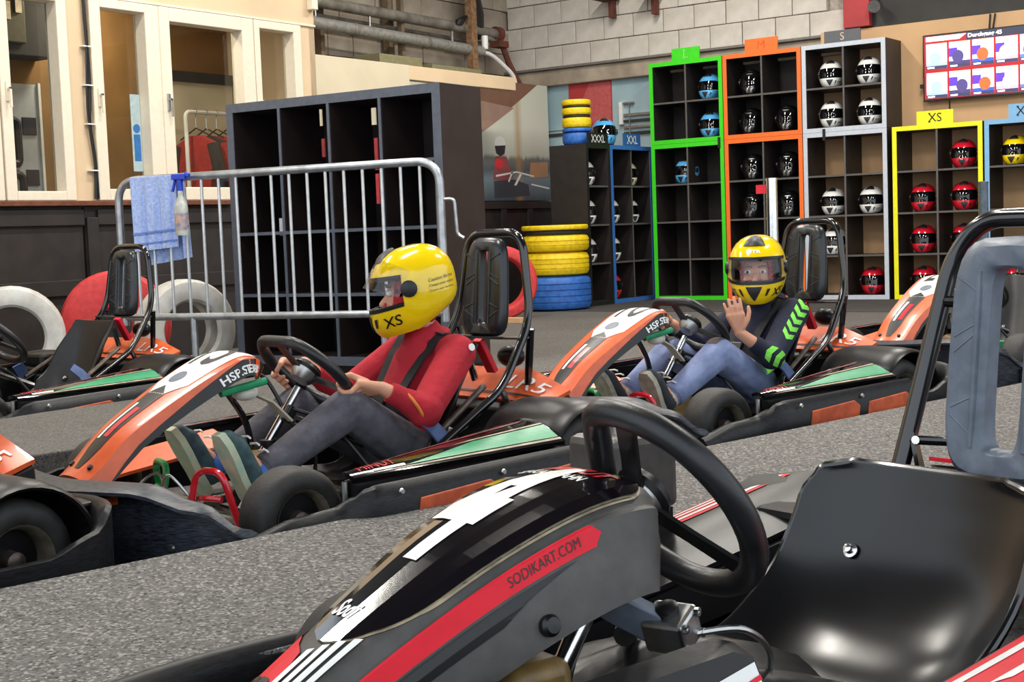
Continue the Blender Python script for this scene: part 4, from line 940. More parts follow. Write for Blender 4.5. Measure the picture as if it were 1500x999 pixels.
BAND = [(0.0, 0.0), (0.022, 0.05), (0.034, 0.35), (0.030, 0.75), (0.014, 0.96), (0.0, 1.0), (-0.012, 0.97), (-0.010, 0.0)]
def build_small_kart(label):
    K = thing('go_kart', label, 'go-kart')
    m_o = M_['orange']
    # chassis
    ch = MB().bx(-0.05, 0.78, -0.26, 0.26, 0.04, 0.046).build('floor_tray', M_['alu'], K, 0)
    for s in (-1, 1): MB().tube(fillet([(-0.52, s*0.30, 0.07), (-0.1, s*0.30, 0.055), (0.40, s*0.24, 0.055), (0.80, s*0.2, 0.06)], 0.1), 0.015, 8).build('chassis_tube', M_['tube'], K)
    for x, w in ((0.76, 0.2), (0.42, 0.42), (0.0, 0.3), (-0.5, 0.3)): MB().tube([(x, -w, 0.075), (x, w, 0.075)], 0.014, 8).build('cross_tube', M_['tube'], K)
    # wheels
    for s in (-1, 1):
        wheel(K, 0.52, s*0.475, 0.128, 0.115, s); wheel(K, -0.43, s*0.475, 0.138, 0.16, s)
    MB().tube([(-0.43, -0.42, 0.138), (-0.43, 0.42, 0.138)], 0.016, 10).build('rear_axle', M_['alu'], K)
    MB().lathe([(0.0, -0.004), (0.085, -0.004), (0.085, 0.004), (0.0, 0.004)], (-0.43, 0.22, 0.138), (0, 1, 0), 24).build('brake_disc', M_['alu'], K)
    # bumpers
    fp = [(0.66, 0.585), (0.72, 0.575), (0.79, 0.52), (0.85, 0.40), (0.885, 0.2), (0.895, 0.0)]; fp = fp + [(a, -b) for a, b in reversed(fp[:-1])]
    zt = lerp_tab([(0, 0.115), (0.10, 0.15), (0.2, 0.215), (0.3, 0.255), (0.5, 0.238), (0.7, 0.255), (0.8, 0.215), (0.9, 0.15), (1, 0.115)])
    fb = band(fp, lambda t: (0.035, zt(t)), BAND).build('front_bumper', M_['scuffed'], K, 40)
    _pp = catmull([(a, b, 0) for a, b in fp], 4); _rings = []
    for i, p in enumerate(_pp):
        t = (_pp[min(i+1, len(_pp)-1)]-_pp[max(i-1, 0)]).normalized(); nn = Vector((t.y, -t.x, 0)); q = i/(len(_pp)-1); w = 0.012+0.075*math.sin(PI*q)**1.5; z1 = zt(q)
        _rings.append([p+Vector((0, 0, z1)), p-nn*w*0.5+Vector((0, 0, z1+0.003)), p-nn*w+Vector((0, 0, z1-0.012)), p-nn*w+Vector((0, 0, z1-0.02)), p+Vector((0, 0, z1-0.012))])
    MB().loft(_rings).build('bumper_top', M_['scuffed'], fb, 40)
    for y in (0.30, 0.46): MB().lathe([(0, 0), (0.010, 0), (0.007, 0.006), (0, 0.006)], (0.872 if y < 0.4 else 0.838, y+0.0, 0.11), (1, 0.5, 0), 10).build('bumper_bolt', M_['alu'], fb)
    MB().add([(0.912, 0.15, 0.175), (0.885, 0.30, 0.20), (0.885, 0.30, 0.222), (0.916, 0.15, 0.18), (0.90, 0.15, 0.175), (0.87, 0.30, 0.20), (0.87, 0.30, 0.222), (0.90, 0.15, 0.18)], [(0, 1, 2, 3), (7, 6, 5, 4), (0, 4, 5, 1), (1, 5, 6, 2), (2, 6, 7, 3), (3, 7, 4, 0)]).build('orange_wedge', m_o, fb, 0)
    # sides
    sp = [(0.74, 0.60), (0.62, 0.608), (0.52, 0.608), (0.46, 0.614), (0.42, 0.645), (0.38, 0.655), (0.2, 0.658), (-0.05, 0.658), (-0.3, 0.655)]
    sz = lerp_tab([(0, 0.125), (0.15, 0.16), (0.30, 0.165), (0.42, 0.185), (0.5, 0.205), (0.62, 0.212), (1, 0.222)])
    for s in (-1, 1):
        b = band([(x, s*y) for x, y in (sp if s > 0 else sp[::-1])], (lambda t: (0.045, sz(t))) if s > 0 else (lambda t: (0.045, sz(1-t))), BAND if True else BAND)
        sb_ = b.build('side_bumper', M_['scuffed_dark'], K, 40)
        for x0, x1 in ((0.03, 0.30), (-0.27, -0.01)):
            MB().prism([(x0+0.012, 0.095), (x1-0.02, 0.09), (x1, 0.11), (x1-0.012, 0.168), (x0+0.03, 0.180), (x0, 0.16)], Matrix(((1, 0, 0, 0), (0, 0, s*1, s*0.683), (0, 1, 0, 0), (0, 0, 0, 1))), 0.010).build('side_window', mat('scuffed_orange', '#c8592c', 0.6, color2='#a8431e', scale=25), sb_, 0, 0.003)
        for x in (0.345, 0.015, -0.292): MB().lathe([(0, 0), (0.008, 0), (0.006, 0.005), (0, 0.005)], (x, s*0.688, 0.192), (0, s, 0), 10).build('bumper_bolt', M_['alu'], sb_)
        # pod body and top panel
        Fo, Fi, Ro, Ri = Vector((0.42, s*0.60, 0.225)), Vector((0.44, s*0.555, 0.232)), Vector((-0.265, s*0.632, 0.232)), Vector((-0.33, s*0.42, 0.275))
        bil = lambda u, v: Fo.lerp(Ro, u).lerp(Fi.lerp(Ri, u), v) + Vector((0, 0, 0.010*math.sin(PI*min(1, max(0, v)))))
        pt = MB().grid(bil, lin_(0, 1, 10) if s > 0 else lin_(1, 0, 10), lin_(0, 1, 4), 0.012).build('pod_panel', M_['gloss_black'], K, 40)
        def dec(n, pg, f, m): decal(n, pg, f, m, pt, 5, 0.0012, (0, 0, 1))
        dec('green_stripe', poly((0.24, 0.16), (0.985, 0.12), (0.985, 0.52), (0.6, 0.52)), lambda a, b: bil(a, b), M_['green'])
        dec('pale_stripe', poly((0.05, 0.07), (0.99, 0.05), (0.99, 0.10), (0.2, 0.12)), lambda a, b: bil(a, b), M_['cream_edge'])
        dec('pale_stripe', poly((0.5, 0.57), (0.985, 0.55), (0.985, 0.60), (0.6, 0.62)), lambda a, b: bil(a, b), M_['cream_edge'])
        dec('red_stripe', poly((0.05, 0.9), (0.9, 0.82), (0.95, 0.9), (0.1, 0.99)), lambda a, b: bil(a, b), mat('worn_red', '#8a2a22', 0.5, color2='#3a1a18', scale=30))
        tp = text_polys('MINUT', shear=0.2)
        ft = (lambda a, b: bil(0.05+0.17*a, 0.32+0.42*b)) if s > 0 else (lambda a, b: bil(0.22-0.17*a, 0.74-0.42*b))
        dec('lettering', tp, ft, M_['red'])
        dec('white_bar', UNIT, lambda a, b: bil(0.10+0.14*a, 0.16+0.10*b), M_['white'])
        MB().loft([[(x, s*y, z) for y, z in ((y0, 0.06), (y0, zi), (0.61, 0.21), (0.615, 0.06))] for x, y0, zi in ((0.42, 0.56, 0.215), (0.1, 0.48, 0.23), (-0.3, 0.42, 0.255))]).build('pod_body', M_['black_plastic'], K, 40)
        MB().tube([(0.43, s*0.575, 0.06), (0.43, s*0.575, 0.215)], 0.008, 8).build('pod_rod', M_['alu'], K)
        # rear fender: arch over the wheel
        fend = []
        R0 = 0.172
        pr_ = [(0.27, 0.93), (0.31, 1.0), (0.40, 1.03), (0.52, 1.02), (0.575, 0.985), (0.585, 0.94)]
        fm = MB().grid(lambda a, k: Vector((-0.43+R0*pr_[int(k)][1]*math.cos(a), s*pr_[int(k)][0], 0.138+R0*pr_[int(k)][1]*math.sin(a)*0.98)), lin_(math.radians(18), math.radians(168), 16), list(range(6)) if s > 0 else list(range(6))[::-1], 0.008)
        fm.build('rear_fender', M_['black_plastic'], K, 50)
    # rear bumper all round the back
    rp = [(-0.27, 0.66), (-0.42, 0.668), (-0.54, 0.66), (-0.60, 0.62), (-0.635, 0.5), (-0.645, 0.25), (-0.645, 0.0)]; rp = rp + [(a, -b) for a, b in reversed(rp[:-1])]
    rz_ = lerp_tab([(0, 0.165), (0.08, 0.165), (0.15, 0.195), (0.24, 0.245), (0.3, 0.25), (0.5, 0.22), (0.7, 0.25), (0.76, 0.245), (0.85, 0.195), (0.92, 0.165), (1, 0.165)])
    RB = [(-d, h) for d, h in BAND]
    rb = band(rp, lambda t: (0.035, rz_(t)), RB).build('rear_bumper', M_['scuffed_dark'], K, 40)
    MB().bx(-0.63, -0.585, -0.55, 0.55, 0.225, 0.24).build('rear_shelf', M_['black_plastic'], rb, 0, 0.006)
    MB().tube(fillet([(-0.57, -0.22, 0.12), (-0.57, -0.22, 0.36), (-0.57, -0.52, 0.36), (-0.57, -0.52, 0.20)], 0.05), 0.012, 10).build('rear_loop', mat('red_grey_tube', '#54403f', 0.35, 0.4, var=0.2), K)
    rcv = lambda u, v: Vector((-0.545-0.105*v, 0.27-0.54*u, 0.280+0.085*v*min(1, 0.35+2.2*u)))
    rc = MB().loft([[(-0.53, y, 0.10), (-0.53, y, 0.25), (-0.548, y, 0.268), (-0.652, y, 0.268+0.078*k), (-0.655, y, 0.20), (-0.64, y, 0.10)] for y, k in ((-0.268, 1), (0.10, 1), (0.268, 0.35))]).build('rear_cover', M_['black_plastic'], K, 30, 0.006)
    cp = MB().grid(rcv, lin_(0, 1, 10), [1, 0.5, 0], 0.012).build('cover_plate', m_o, rc, 40)
    decal('lettering', text_polys('LR5', shear=0.2), lambda a, b: rcv(0.44-0.34*a, 0.35+0.42*b), M_['white'], rc, 6, 0.0025, (0.3, 0, 1))
    decal('dark_line', UNIT, lambda a, b: rcv(0.98-0.96*a, 0.16+0.06*b), M_['inkblack'], rc, 6, 0.0025, (0.3, 0, 1))
    MB().lathe([(0, 0), (0.010, 0), (0.008, 0.005), (0, 0.005)], (-0.53, 0.20, 0.22), (1, 0, 0), 10).build('cover_bolt', M_['white'], rc)
    # nose fairing
    S = nose_surface([(0.862, 0.235, 0.075), (0.825, 0.262, 0.08), (0.745, 0.335, 0.085), (0.635, 0.402, 0.095), (0.52, 0.462, 0.105), (0.416, 0.505, 0.11), (0.35, 0.500, 0.10), (0.31, 0.472, 0.07)])
    ns = MB().grid(lambda s, v: S(s, v), lin_(0, 1, 26), [1, 0.93, 0.86, 0.8, 0.6, 0.3, 0, -0.3, -0.6, -0.8, -0.86, -0.93, -1], 0.007).build('nose_fairing', m_o, K, 40)
    decal('number_plate', poly((0.46, -0.30), (0.52, -0.62), (0.95, -0.70), (0.995, -0.4), (0.995, 0.4), (0.95, 0.70), (0.52, 0.62), (0.46, 0.30)), lambda a, b: S(a, b), M_['white'], ns, 16, 0.0012, hint=(0, 0, 1))
    decal('dark_inset', poly((0.10, -0.10), (0.22, -0.30), (0.46, -0.34), (0.50, 0.0), (0.46, 0.34), (0.22, 0.30), (0.10, 0.10)), lambda a, b: S(a, b), M_['inkblack'], ns, 12, 0.0012, hint=(0, 0, 1))
    decal('oval_window', poly(*[(0.545+0.03*math.cos(2*PI*k/14), 0.22*math.sin(2*PI*k/14)) for k in range(14)]), lambda a, b: S(a, b), M_['grey_pad'], ns, 8, 0.002, hint=(0, 0, 1))
    decal('red_label', UNIT, lambda a, b: S(0.26+0.13*b, -0.04-0.2*a+0.24), M_['red'], ns, 4, 0.002, hint=(0, 0, 1)); decal('white_label', UNIT, lambda a, b: S(0.25+0.16*b, -0.10-0.12*a), M_['white'], ns, 4, 0.002, hint=(0, 0, 1))
    for v in (-0.5, 0.5):
        b_ = S(0.13, v); MB().lathe([(0, -0.002), (0.009, -0.002), (0.007, 0.006), (0, 0.006)], b_, (0.6, 0, 0.8), 10).build('nose_bolt', M_['inkblack'], ns)
    for s in (-1, 1):
        o = decal('black_skirt', poly((0.12, 0.985), (0.45, 0.90), (0.72, 0.81), (0.985, 0.80), (0.985, 1.0), (0.12, 1.0)), (lambda a, b: S(a, b)) , M_['inkblack'], ns, 10, 0.0012, (0, s, 0.01)) if s > 0 else decal('black_skirt', poly((0.12, -0.985), (0.12, -1.0), (0.985, -1.0), (0.985, -0.80), (0.72, -0.81), (0.45, -0.90)), (lambda a, b: S(a, b)), M_['inkblack'], ns, 10, 0.0012, (0, s, 0.01))
        f = (lambda a, b: S(0.60+0.27*a, 0.975-0.10*b)) if s > 0 else (lambda a, b: S(0.87-0.27*a, -0.975+0.10*b))
        decal('lettering', text_polys('HSP.STEUER', bold=0.02), f, M_['white'], ns, 6, 0.0024, (0, s, 0.01))
    # support, overflow bottle and green clamp below the fairing
    MB().tube([(0.33, 0.09, 0.425), (0.47, 0.09, 0.405)], 0.011, 10).build('green_clamp', M_['green'], K)
    MB().ball((0.37, 0.05, 0.395), (0.04, 0.03, 0.022), 14, 8).build('fluid_bottle', mat('cloudy_plastic', '#d6d2c6', 0.35), K)
    MB().strip([(0.36, 0.03, 0.40), (0.28, 0.03, 0.36), (0.22, 0.03, 0.30)], 0.035, 0.006, (0, 1, 0)).build('fairing_bracket', mat('pale_bracket', '#b7b29d', 0.5), K)
    MB().tube(fillet([(0.27, -0.07, 0.06), (0.30, -0.06, 0.30), (0.40, -0.05, 0.44)], 0.05), 0.010, 8).build('fairing_stay', M_['tube'], K)
    # steering
    MB().tube([(0.165, 0, 0.385), (0.345, 0, 0.150)], 0.012, 12).build('steering_column', M_['chrome'], K)
    MB().tube([(0.345, 0, 0.150), (0.40, 0, 0.085)], 0.016, 10).build('column_foot', M_['tube'], K)
    MB().box((0.21, 0.0, 0.315), (0.05, 0.05, 0.03), Matrix.Rotation(0.9, 3, 'Y')).build('column_clamp', M_['inkblack'], K, 0, 0.004)
    for k, (a, b, c) in enumerate((((0.20, 0.02, 0.33), (0.10, 0.07, 0.27), (0.02, 0.16, 0.12)), ((0.20, -0.03, 0.33), (0.24, -0.06, 0.42), (0.33, -0.04, 0.44)), ((0.22, 0.03, 0.30), (0.16, 0.06, 0.20), (0.18, 0.05, 0.08)))):
        MB().tube(catmull([a, b, c], 6), 0.006, 6).build('cable', M_['inkblack'], K)
    MB().tube([(0.20, 0.03, 0.30), (0.02, 0.10, 0.215)], 0.012, 8).build('side_stay', M_['tube'], K)
    steering_wheel(K, (0.135, 0, 0.43), 45, 0.148, 0.0165, cut=(60, 120))
    # tank, pedals
    MB().bx(0.20, 0.33, -0.07, 0.07, 0.05, 0.22).build('fuel_tank', M_['tan'], K, 40, 0.025)
    MB().lathe([(0, 0), (0.025, 0), (0.025, 0.03), (0, 0.03)], (0.27, 0.0, 0.22), (0, 0, 1), 14).build('tank_cap', M_['inkblack'], K)
    for s, m, n in ((1, M_['pedal_red'], 'brake_pedal'), (-1, M_['pedal_green'], 'throttle_pedal')):
        p = MB().tube(fillet([(0.58, s*0.075, 0.06), (0.545, s*0.075, 0.21), (0.53, s*0.175, 0.215), (0.50, s*0.20, 0.07)], 0.04), 0.0095, 10).build(n, m, K)
        MB().tube(fillet([(0.54, s*0.08, 0.13), (0.56, s*0.12, 0.145), (0.53, s*0.17, 0.14)], 0.02), 0.0085, 8).build('foot_bar', m, p)
        MB().tube(catmull([(0.56, s*0.06, 0.14), (0.60, s*0.03, 0.20), (0.64, s*0.06, 0.17), (0.66, s*0.10, 0.09)], 5), 0.004, 6).build('return_cable', M_['alu'], p)
    MB().bx(0.40, 0.42, 0.28, 0.40, 0.06, 0.21).build('green_guard', M_['green'], K, 0, 0.004)
    MB().grid(lambda u, v: Vector((0.62-0.42*u, -0.30-0.12*v, 0.16+0.05*u+0.03*v)), lin_(0, 1, 5), [0, 0.5, 1], 0.01).build('orange_guard', m_o, K, 40)
    # seat
    mb, edge, f, m = seat_shell([(0.10, 0.115), (-0.02, 0.065), (-0.17, 0.065), (-0.27, 0.13), (-0.34, 0.27), (-0.405, 0.46)], [0.155, 0.175, 0.185, 0.185, 0.18, 0.155], [0.02, 0.055, 0.10, 0.12, 0.08, 0.02])
    st = mb.build('seat', mat('seat_shell', '#19181a', 0.38, var=0.15), K, 60)
    MB().tube(edge, 0.007, 8, closed=True).build('seat_lip', M_['black_plastic'], st)
    for s in (-1, 1): MB().lathe([(0, 0), (0.013, 0), (0.010, 0.008), (0, 0.010)], (-0.275, s*0.10, 0.21), (0.85, 0, 0.5), 12).build('seat_bolt', M_['chrome'], st)
    # roll hoop, pad, braces
    hp = [(-0.13, 0.25, 0.195), (-0.43, 0.20, 0.33), (-0.585, 0.17, 0.53), (-0.605, 0.125, 0.80)]
    hp = hp + [(a, -b, c) for a, b, c in reversed(hp)]
    MB().tube(fillet(hp, 0.07, 7), 0.0135, 12).build('roll_hoop', M_['tube'], K, 60)
    headrest(K, -0.553, 0.475, 0.785, 0.088, 0.105, 0.10, M_['dark_pad'], 0.02, 0.028)
    MB().strip([(-0.545, 0.18, 0.475), (-0.535, 0.0, 0.472), (-0.545, -0.18, 0.475)], 0.05, 0.006, (1, 0, 0)).build('hoop_crossbar', M_['worn_steel'], K)
    for s in (-1, 1):
        MB().tube([(-0.15, s*0.22, 0.225), (-0.37, s*0.185, 0.345)], 0.010, 8).build('seat_stay', M_['worn_steel'], K)
        MB().tube([(-0.43, s*0.20, 0.325), (-0.50, s*0.25, 0.10)], 0.010, 8).build('hoop_brace', M_['tube'], K)
        MB().tube([(-0.585, s*0.17, 0.50), (-0.62, s*0.10, 0.22)], 0.012, 8).build('rear_stay', M_['tube'], K)
        MB().strip([(-0.105, s*0.205, 0.285), (-0.135, s*0.225, 0.255), (-0.165, s*0.235, 0.215)], 0.05, 0.006, (1, 0, 0.2)).build('belt_strap', mat('blue_webbing', '#465a86', 0.7, var=0.1), K)
        MB().lathe([(0, 0), (0.014, 0), (0.011, 0.012), (0, 0.012)], (-0.17, s*0.235, 0.212), (0, s, 0), 12).build('belt_bolt', M_['chrome'], K)
    MB().ball((-0.60, 0.06, 0.41), (0.035, 0.055, 0.035), 14, 8).build('air_filter', M_['black_plastic'], K)
    MB().box((-0.50, 0.05, 0.42), (0.02, 0.04, 0.12), Matrix.Rotation(0.5, 3, 'Y')).build('red_clip', M_['red'], K, 0, 0.004)
    # engine on the right
    en = MB().bx(-0.40, -0.20, -0.34, -0.22, 0.08, 0.26).build('engine', M_['black_plastic'], K, 0, 0.01)
    for k in range(5): MB().bx(-0.39, -0.21, -0.345, -0.215, 0.12+k*0.025, 0.13+k*0.025).build('cooling_fin', M_['alu'], en, 0)
    MB().bx(-0.38, -0.24, -0.36, -0.22, 0.26, 0.32).build('engine_cover', M_['inkblack'], en, 0, 0.015)
    MB().tube(catmull([(-0.40, -0.28, 0.15), (-0.5, -0.25, 0.16), (-0.56, -0.1, 0.15), (-0.56, 0.12, 0.15)], 5), 0.024, 10).build('exhaust', M_['alu'], K)
    K['_'] = 0; del K['_']
    return K, S
def place(K, o, a, z=0.0): K.location = (o[0], o[1], z); K.rotation_euler = (0, 0, -PI/2-math.radians(a))
def number(K, S, txt):
    ns = [c for c in K.children if c.name.startswith('nose_fairing')][0]
    vs, fs, asp = text_polys(txt)
    decal('race_number', (vs, fs), lambda a, b: S(0.62+0.28*b, -0.42+0.84*a), M_['inkblack'], ns, 8, 0.0022, hint=(0, 0, 1))
KB, NS = build_small_kart('orange kart driven by the person in a red sweatshirt, number 13')
place(KB, (-2.7705, 3.0418), 12)
rz = lambda a: -PI/2-math.radians(a)
KC = dup(KB, (-2.50, 4.84, 0), rz(15), 'orange kart number 10 driven by the waving person')
KD = dup(KB, (-5.346, 3.785, 0.0), rz(2.2), 'empty kart with a green side stripe in front of the barrier')
KE = dup(KB, (-3.16, 1.40, 0), rz(4), 'kart at the left edge of which only the tail shows')
KF = dup(KB, (-2.08, 6.93, 0.02), rz(15), 'orange kart number 26 behind the waving driver')
number(KB, NS, '13'); number(KC, NS, '10'); number(KF, NS, '26')
# ================================================================== the two drivers
from mathutils.bvhtree import BVHTree
m_bal = mat('red_balaclava', '#b8242f', 0.9, var=0.08, scale=60, bump=0.2)
m_eyew = mat('eye_white', '#e8e4e0', 0.2, var=0); m_iris = mat('iris', '#39424c', 0.2, var=0); m_brow = mat('brow', '#7a5c44', 0.8); m_lip = mat('lip', '#b56a62', 0.5)
m_clear = bpy.data.materials.new('clear_visor'); m_clear.use_nodes = True
def _clear(m, tint):
    nt = m.node_tree; nt.nodes.clear(); N = nt.nodes.new; L = nt.links.new
    o = N('ShaderNodeOutputMaterial'); t = N('ShaderNodeBsdfTransparent'); t.inputs[0].default_value = (*tint, 1); g = N('ShaderNodeBsdfGlossy'); g.inputs['Roughness'].default_value = 0.05
    lw = N('ShaderNodeLayerWeight'); pw_ = N('ShaderNodeMath'); pw_.operation = 'POWER'; pw_.inputs[1].default_value = 4.0; L(lw.outputs['Facing'], pw_.inputs[0])
    f = N('ShaderNodeMath'); f.operation = 'MULTIPLY_ADD'; f.inputs[1].default_value = 0.4; f.inputs[2].default_value = 0.03; L(pw_.outputs[0], f.inputs[0])
    mx = N('ShaderNodeMixShader'); L(f.outputs[0], mx.inputs[0]); L(t.outputs[0], mx.inputs[1]); L(g.outputs[0], mx.inputs[2]); L(mx.outputs[0], o.inputs[0])
_clear(m_clear, (0.93, 0.93, 0.94))

def grip_hand(mb, wrist, Pc, T, N, U, rr, s=1.0):
    """fingers wrapped round the rim at Pc (T along the rim, N towards the driver, U away from the wheel centre)"""
    R = rr+0.0075; C_ = lambda th, k: Pc + T*k + (math.cos(math.radians(th))*N + math.sin(math.radians(th))*U)*R
    kn = []
    for i, (k, ln, r) in enumerate(((0.027, 0.95, 0.0082), (0.009, 1.05, 0.0086), (-0.009, 1.0, 0.0082), (-0.026, 0.85, 0.0074))):
        base = Pc + T*k + N*(R*0.9) + U*(R*1.15); kn.append(base)
        ang = [62, 62+60*ln, 62+115*ln, 62+165*ln]; pts = [base] + [C_(a, k) for a in ang[1:]]
        for a, b, ra, rb in zip(pts, pts[1:], (r*1.12, r, r*0.94), (r, r*0.94, r*0.86)): mb.caps(a, b, ra, rb, 10)
    for b, r in zip(kn, (0.012, 0.0125, 0.012, 0.0115)): mb.caps(wrist, b, 0.019, r, 10)
    tb = wrist.lerp(Pc + T*0.03 + N*R, 0.45) - U*0.008
    pts = [tb, Pc + T*0.036 + N*(R*1.2) - U*0.006, Pc + T*0.040 + N*(R*0.35) - U*R*1.05, Pc + T*0.036 - N*R*0.5 - U*R*0.85]
    for a, b, ra, rb in zip(pts, pts[1:], (0.0135, 0.0100, 0.0088), (0.0100, 0.0088, 0.0078)): mb.caps(a, b, ra, rb, 10)
def open_hand(mb, wrist, D, Wd, Nn):
    """raised open hand: D fingers, Wd across towards the thumb, Nn palm direction"""
    D, Wd, Nn = D.normalized(), Wd.normalized(), Nn.normalized()
    for k, L_, r, sp in ((0.026, 0.058, 0.0078, 0.10), (0.009, 0.066, 0.0082, 0.03), (-0.008, 0.062, 0.0080, -0.04), (-0.024, 0.049, 0.0070, -0.13)):
        kn = wrist + D*0.068 + Wd*k; mb.caps(wrist, kn, 0.018, 0.012, 10)
        d = (D + Wd*sp).normalized(); p = kn
        for f, cu in ((0.45, 0.15), (0.32, 0.35), (0.23, 0.5)):
            q = p + (d + Nn*cu).normalized()*L_*f; mb.caps(p, q, r, r*0.92, 10); p = q; r *= 0.93
    p = wrist + D*0.018 + Wd*0.016
    for q, ra, rb in ((p + D*0.026 + Wd*0.026 + Nn*0.008, 0.013, 0.0095), (p + D*0.052 + Wd*0.038 + Nn*0.016, 0.0095, 0.0085), (p + D*0.070 + Wd*0.040 + Nn*0.024, 0.0085, 0.0075)):
        mb.caps(p, q, ra, rb, 10); p = q

def person(label, kart, pose, colors, helmet_rot, visor):
    Pn = thing('person', label, 'person', kart.location, kart.rotation_euler.z)
    J = {k: Vector(v) for k, v in pose.items() if isinstance(v, tuple) and not isinstance(v[0], str)}
    body = MB()
    # trunk, neck and limbs of one continuous figure
    body.caps(J['pelvis']+Vector((0, -0.04, 0)), J['pelvis']+Vector((0, 0.04, 0)), 0.075, 0.075); body.caps(J['pelvis'], J['chest'], 0.078, 0.085); body.caps(J['sh_l'], J['sh_r'], 0.045, 0.045); body.caps(J['chest'], J['neck'], 0.07, 0.045); body.caps(J['neck'], J['head'], 0.045, 0.05)
    for s in ('l', 'r'):
        body.caps(J['sh_'+s], J['el_'+s], 0.036, 0.030); body.caps(J['el_'+s], J['wr_'+s], 0.030, 0.020)
        sg = 1 if s == 'l' else -1
        body.caps(J['pelvis']+Vector((0, sg*0.06, 0)), J['kn_'+s], 0.060, 0.044); body.caps(J['kn_'+s], J['an_'+s], 0.044, 0.028); body.caps(J['an_'+s], J['an_'+s].lerp(J['toe_'+s], 0.62)+Vector((-0.012, 0, 0)), 0.026, 0.016)
        if pose['hand_'+s][0] == 'grip':
            ang = math.radians(pose['hand_'+s][1]); t = math.radians(45); e1, e2, n = Vector((0, 1, 0)), Vector((math.cos(t), 0, math.sin(t))), Vector((-math.sin(t), 0, math.cos(t)))
            U = e1*math.cos(ang)+e2*math.sin(ang); T = (-e1*math.sin(ang)+e2*math.cos(ang)); T = T if T.z > 0 else -T
            grip_hand(body, J['wr_'+s], Vector((0.135, 0, 0.43)) + U*0.148, T, n, U, 0.0165)
        else: open_hand(body, J['wr_'+s], *pose['hand_'+s][1:])
    # head: skull, jaw, nose, ears
    Rm = Matrix.Rotation(helmet_rot, 3, 'Z'); H = J['head']
    h = lambda x, y, z: H + Rm @ Vector((x, y, z))
    body.ball(H, (0.080, 0.066, 0.090), 20, 14, Rm); body.caps(h(0.03, 0, -0.05), h(0.045, 0, -0.075), 0.045, 0.032); body.caps(h(0.076, 0, 0.01), h(0.092, 0, -0.018), 0.006, 0.011); 
    for s in (-1, 1): body.ball(h(-0.005, s*0.066, -0.005), (0.012, 0.006, 0.018), 10, 6, Rm); body.ball(h(0.062, s*0.030, -0.018), (0.02, 0.02, 0.02), 10, 6)
    bd_ = remeshed(body, 'body', 0.0036, 3, M_['skin'], Pn)
    for s in (-1, 1):
        e = MB().ball(h(0.0715, s*0.029, 0.016), (0.0115, 0.0135, 0.0095), 12, 8, Rm).build('eye', m_eyew, Pn); MB().ball(h(0.0805, s*0.029, 0.016), (0.0035, 0.006, 0.006), 10, 6, Rm).build('iris', m_iris, e)
        MB().tube([h(0.077, s*0.012, 0.034), h(0.079, s*0.029, 0.040), h(0.070, s*0.045, 0.035)], 0.0035, 6).build('eyebrow', m_brow, Pn)
    MB().tube([h(0.080, -0.02, -0.048), h(0.088, 0, -0.046), h(0.080, 0.02, -0.048)], 0.004, 6).build('mouth', m_lip, Pn)
    # balaclava with an eye opening
    lats = [-75, -60, -45, -30, -16, -8, 4, 16, 28, 36, 48, 62, 76, 88]; 
    def bs(lo, la, o): lo, la = math.radians(lo), math.radians(la); q = Vector((math.cos(la)*math.cos(lo)*(0.086+o), math.cos(la)*math.sin(lo)*(0.072+o), math.sin(la)*(0.096+o))); q.x += 0.02*max(0, math.cos(lo))*max(0, -math.sin(la)); return H + Rm @ q
    bm_ = MB()
    for i in range(len(lats)-1):
        for j in range(24):
            l0, l1 = -180+15*j, -165+15*j
            if lats[i] >= -8 and lats[i+1] <= 36 and l0 >= -45 and l1 <= 45: continue
            bm_.add([bs(l0, lats[i], 0), bs(l1, lats[i], 0), bs(l1, lats[i+1], 0), bs(l0, lats[i+1], 0)], [(0, 1, 2, 3)])
    me = bm_.mesh('balaclava', 60); b_ = bmesh.new(); b_.from_mesh(me); bmesh.ops.remove_doubles(b_, verts=b_.verts, dist=1e-4); b_.to_mesh(me); b_.free()
    o = obj('balaclava', me, m_bal, Pn); sd = o.modifiers.new('s', 'SOLIDIFY'); sd.thickness = 0.004; sd.offset = 1
    # clothes
    top = MB()
    top.caps(J['pelvis']+Vector((-0.01, 0, 0.05)), J['chest'], 0.098, 0.103); top.caps(J['pelvis']+Vector((0, -0.05, 0.03)), J['pelvis']+Vector((0, 0.05, 0.03)), 0.075, 0.075); top.caps(J['sh_l'], J['sh_r'], 0.060, 0.060); top.caps(J['chest'], J['neck'], 0.09, 0.062)
    for s in ('l', 'r'):
        cu = J['el_'+s].lerp(J['wr_'+s], pose['cuff_'+s]); top.caps(J['sh_'+s], J['el_'+s], 0.058, 0.050); top.caps(J['el_'+s], cu, 0.050, 0.036)
        mid = J['el_'+s]; top.ball(mid, 0.053)
    tp = remeshed(top, colors['top_name'], 0.007, 5, colors['top'], Pn)
    for s in ('l', 'r'):
        cu = J['el_'+s].lerp(J['wr_'+s], pose['cuff_'+s]); d = (J['wr_'+s]-J['el_'+s]).normalized()
        MB().tube([cu-d*0.005, cu+d*0.03, cu+d*0.048], [0.034, 0.033, 0.030], 16).build('cuff', colors['top'], tp)
    MB().tube([h_ for h_ in [J['neck']+Vector((0.055*math.cos(2*PI*k/16)-0.01, 0.062*math.sin(2*PI*k/16), 0.0+0.012*math.cos(2*PI*k/16)*-1)) for k in range(16)]], 0.016, 8, closed=True).build('collar', colors['collar'], tp)
    leg = MB()
    leg.caps(J['pelvis']+Vector((0, -0.05, 0)), J['pelvis']+Vector((0, 0.05, 0)), 0.09, 0.09); leg.caps(J['pelvis'], J['pelvis']+Vector((-0.02, 0, 0.06)), 0.093, 0.085)
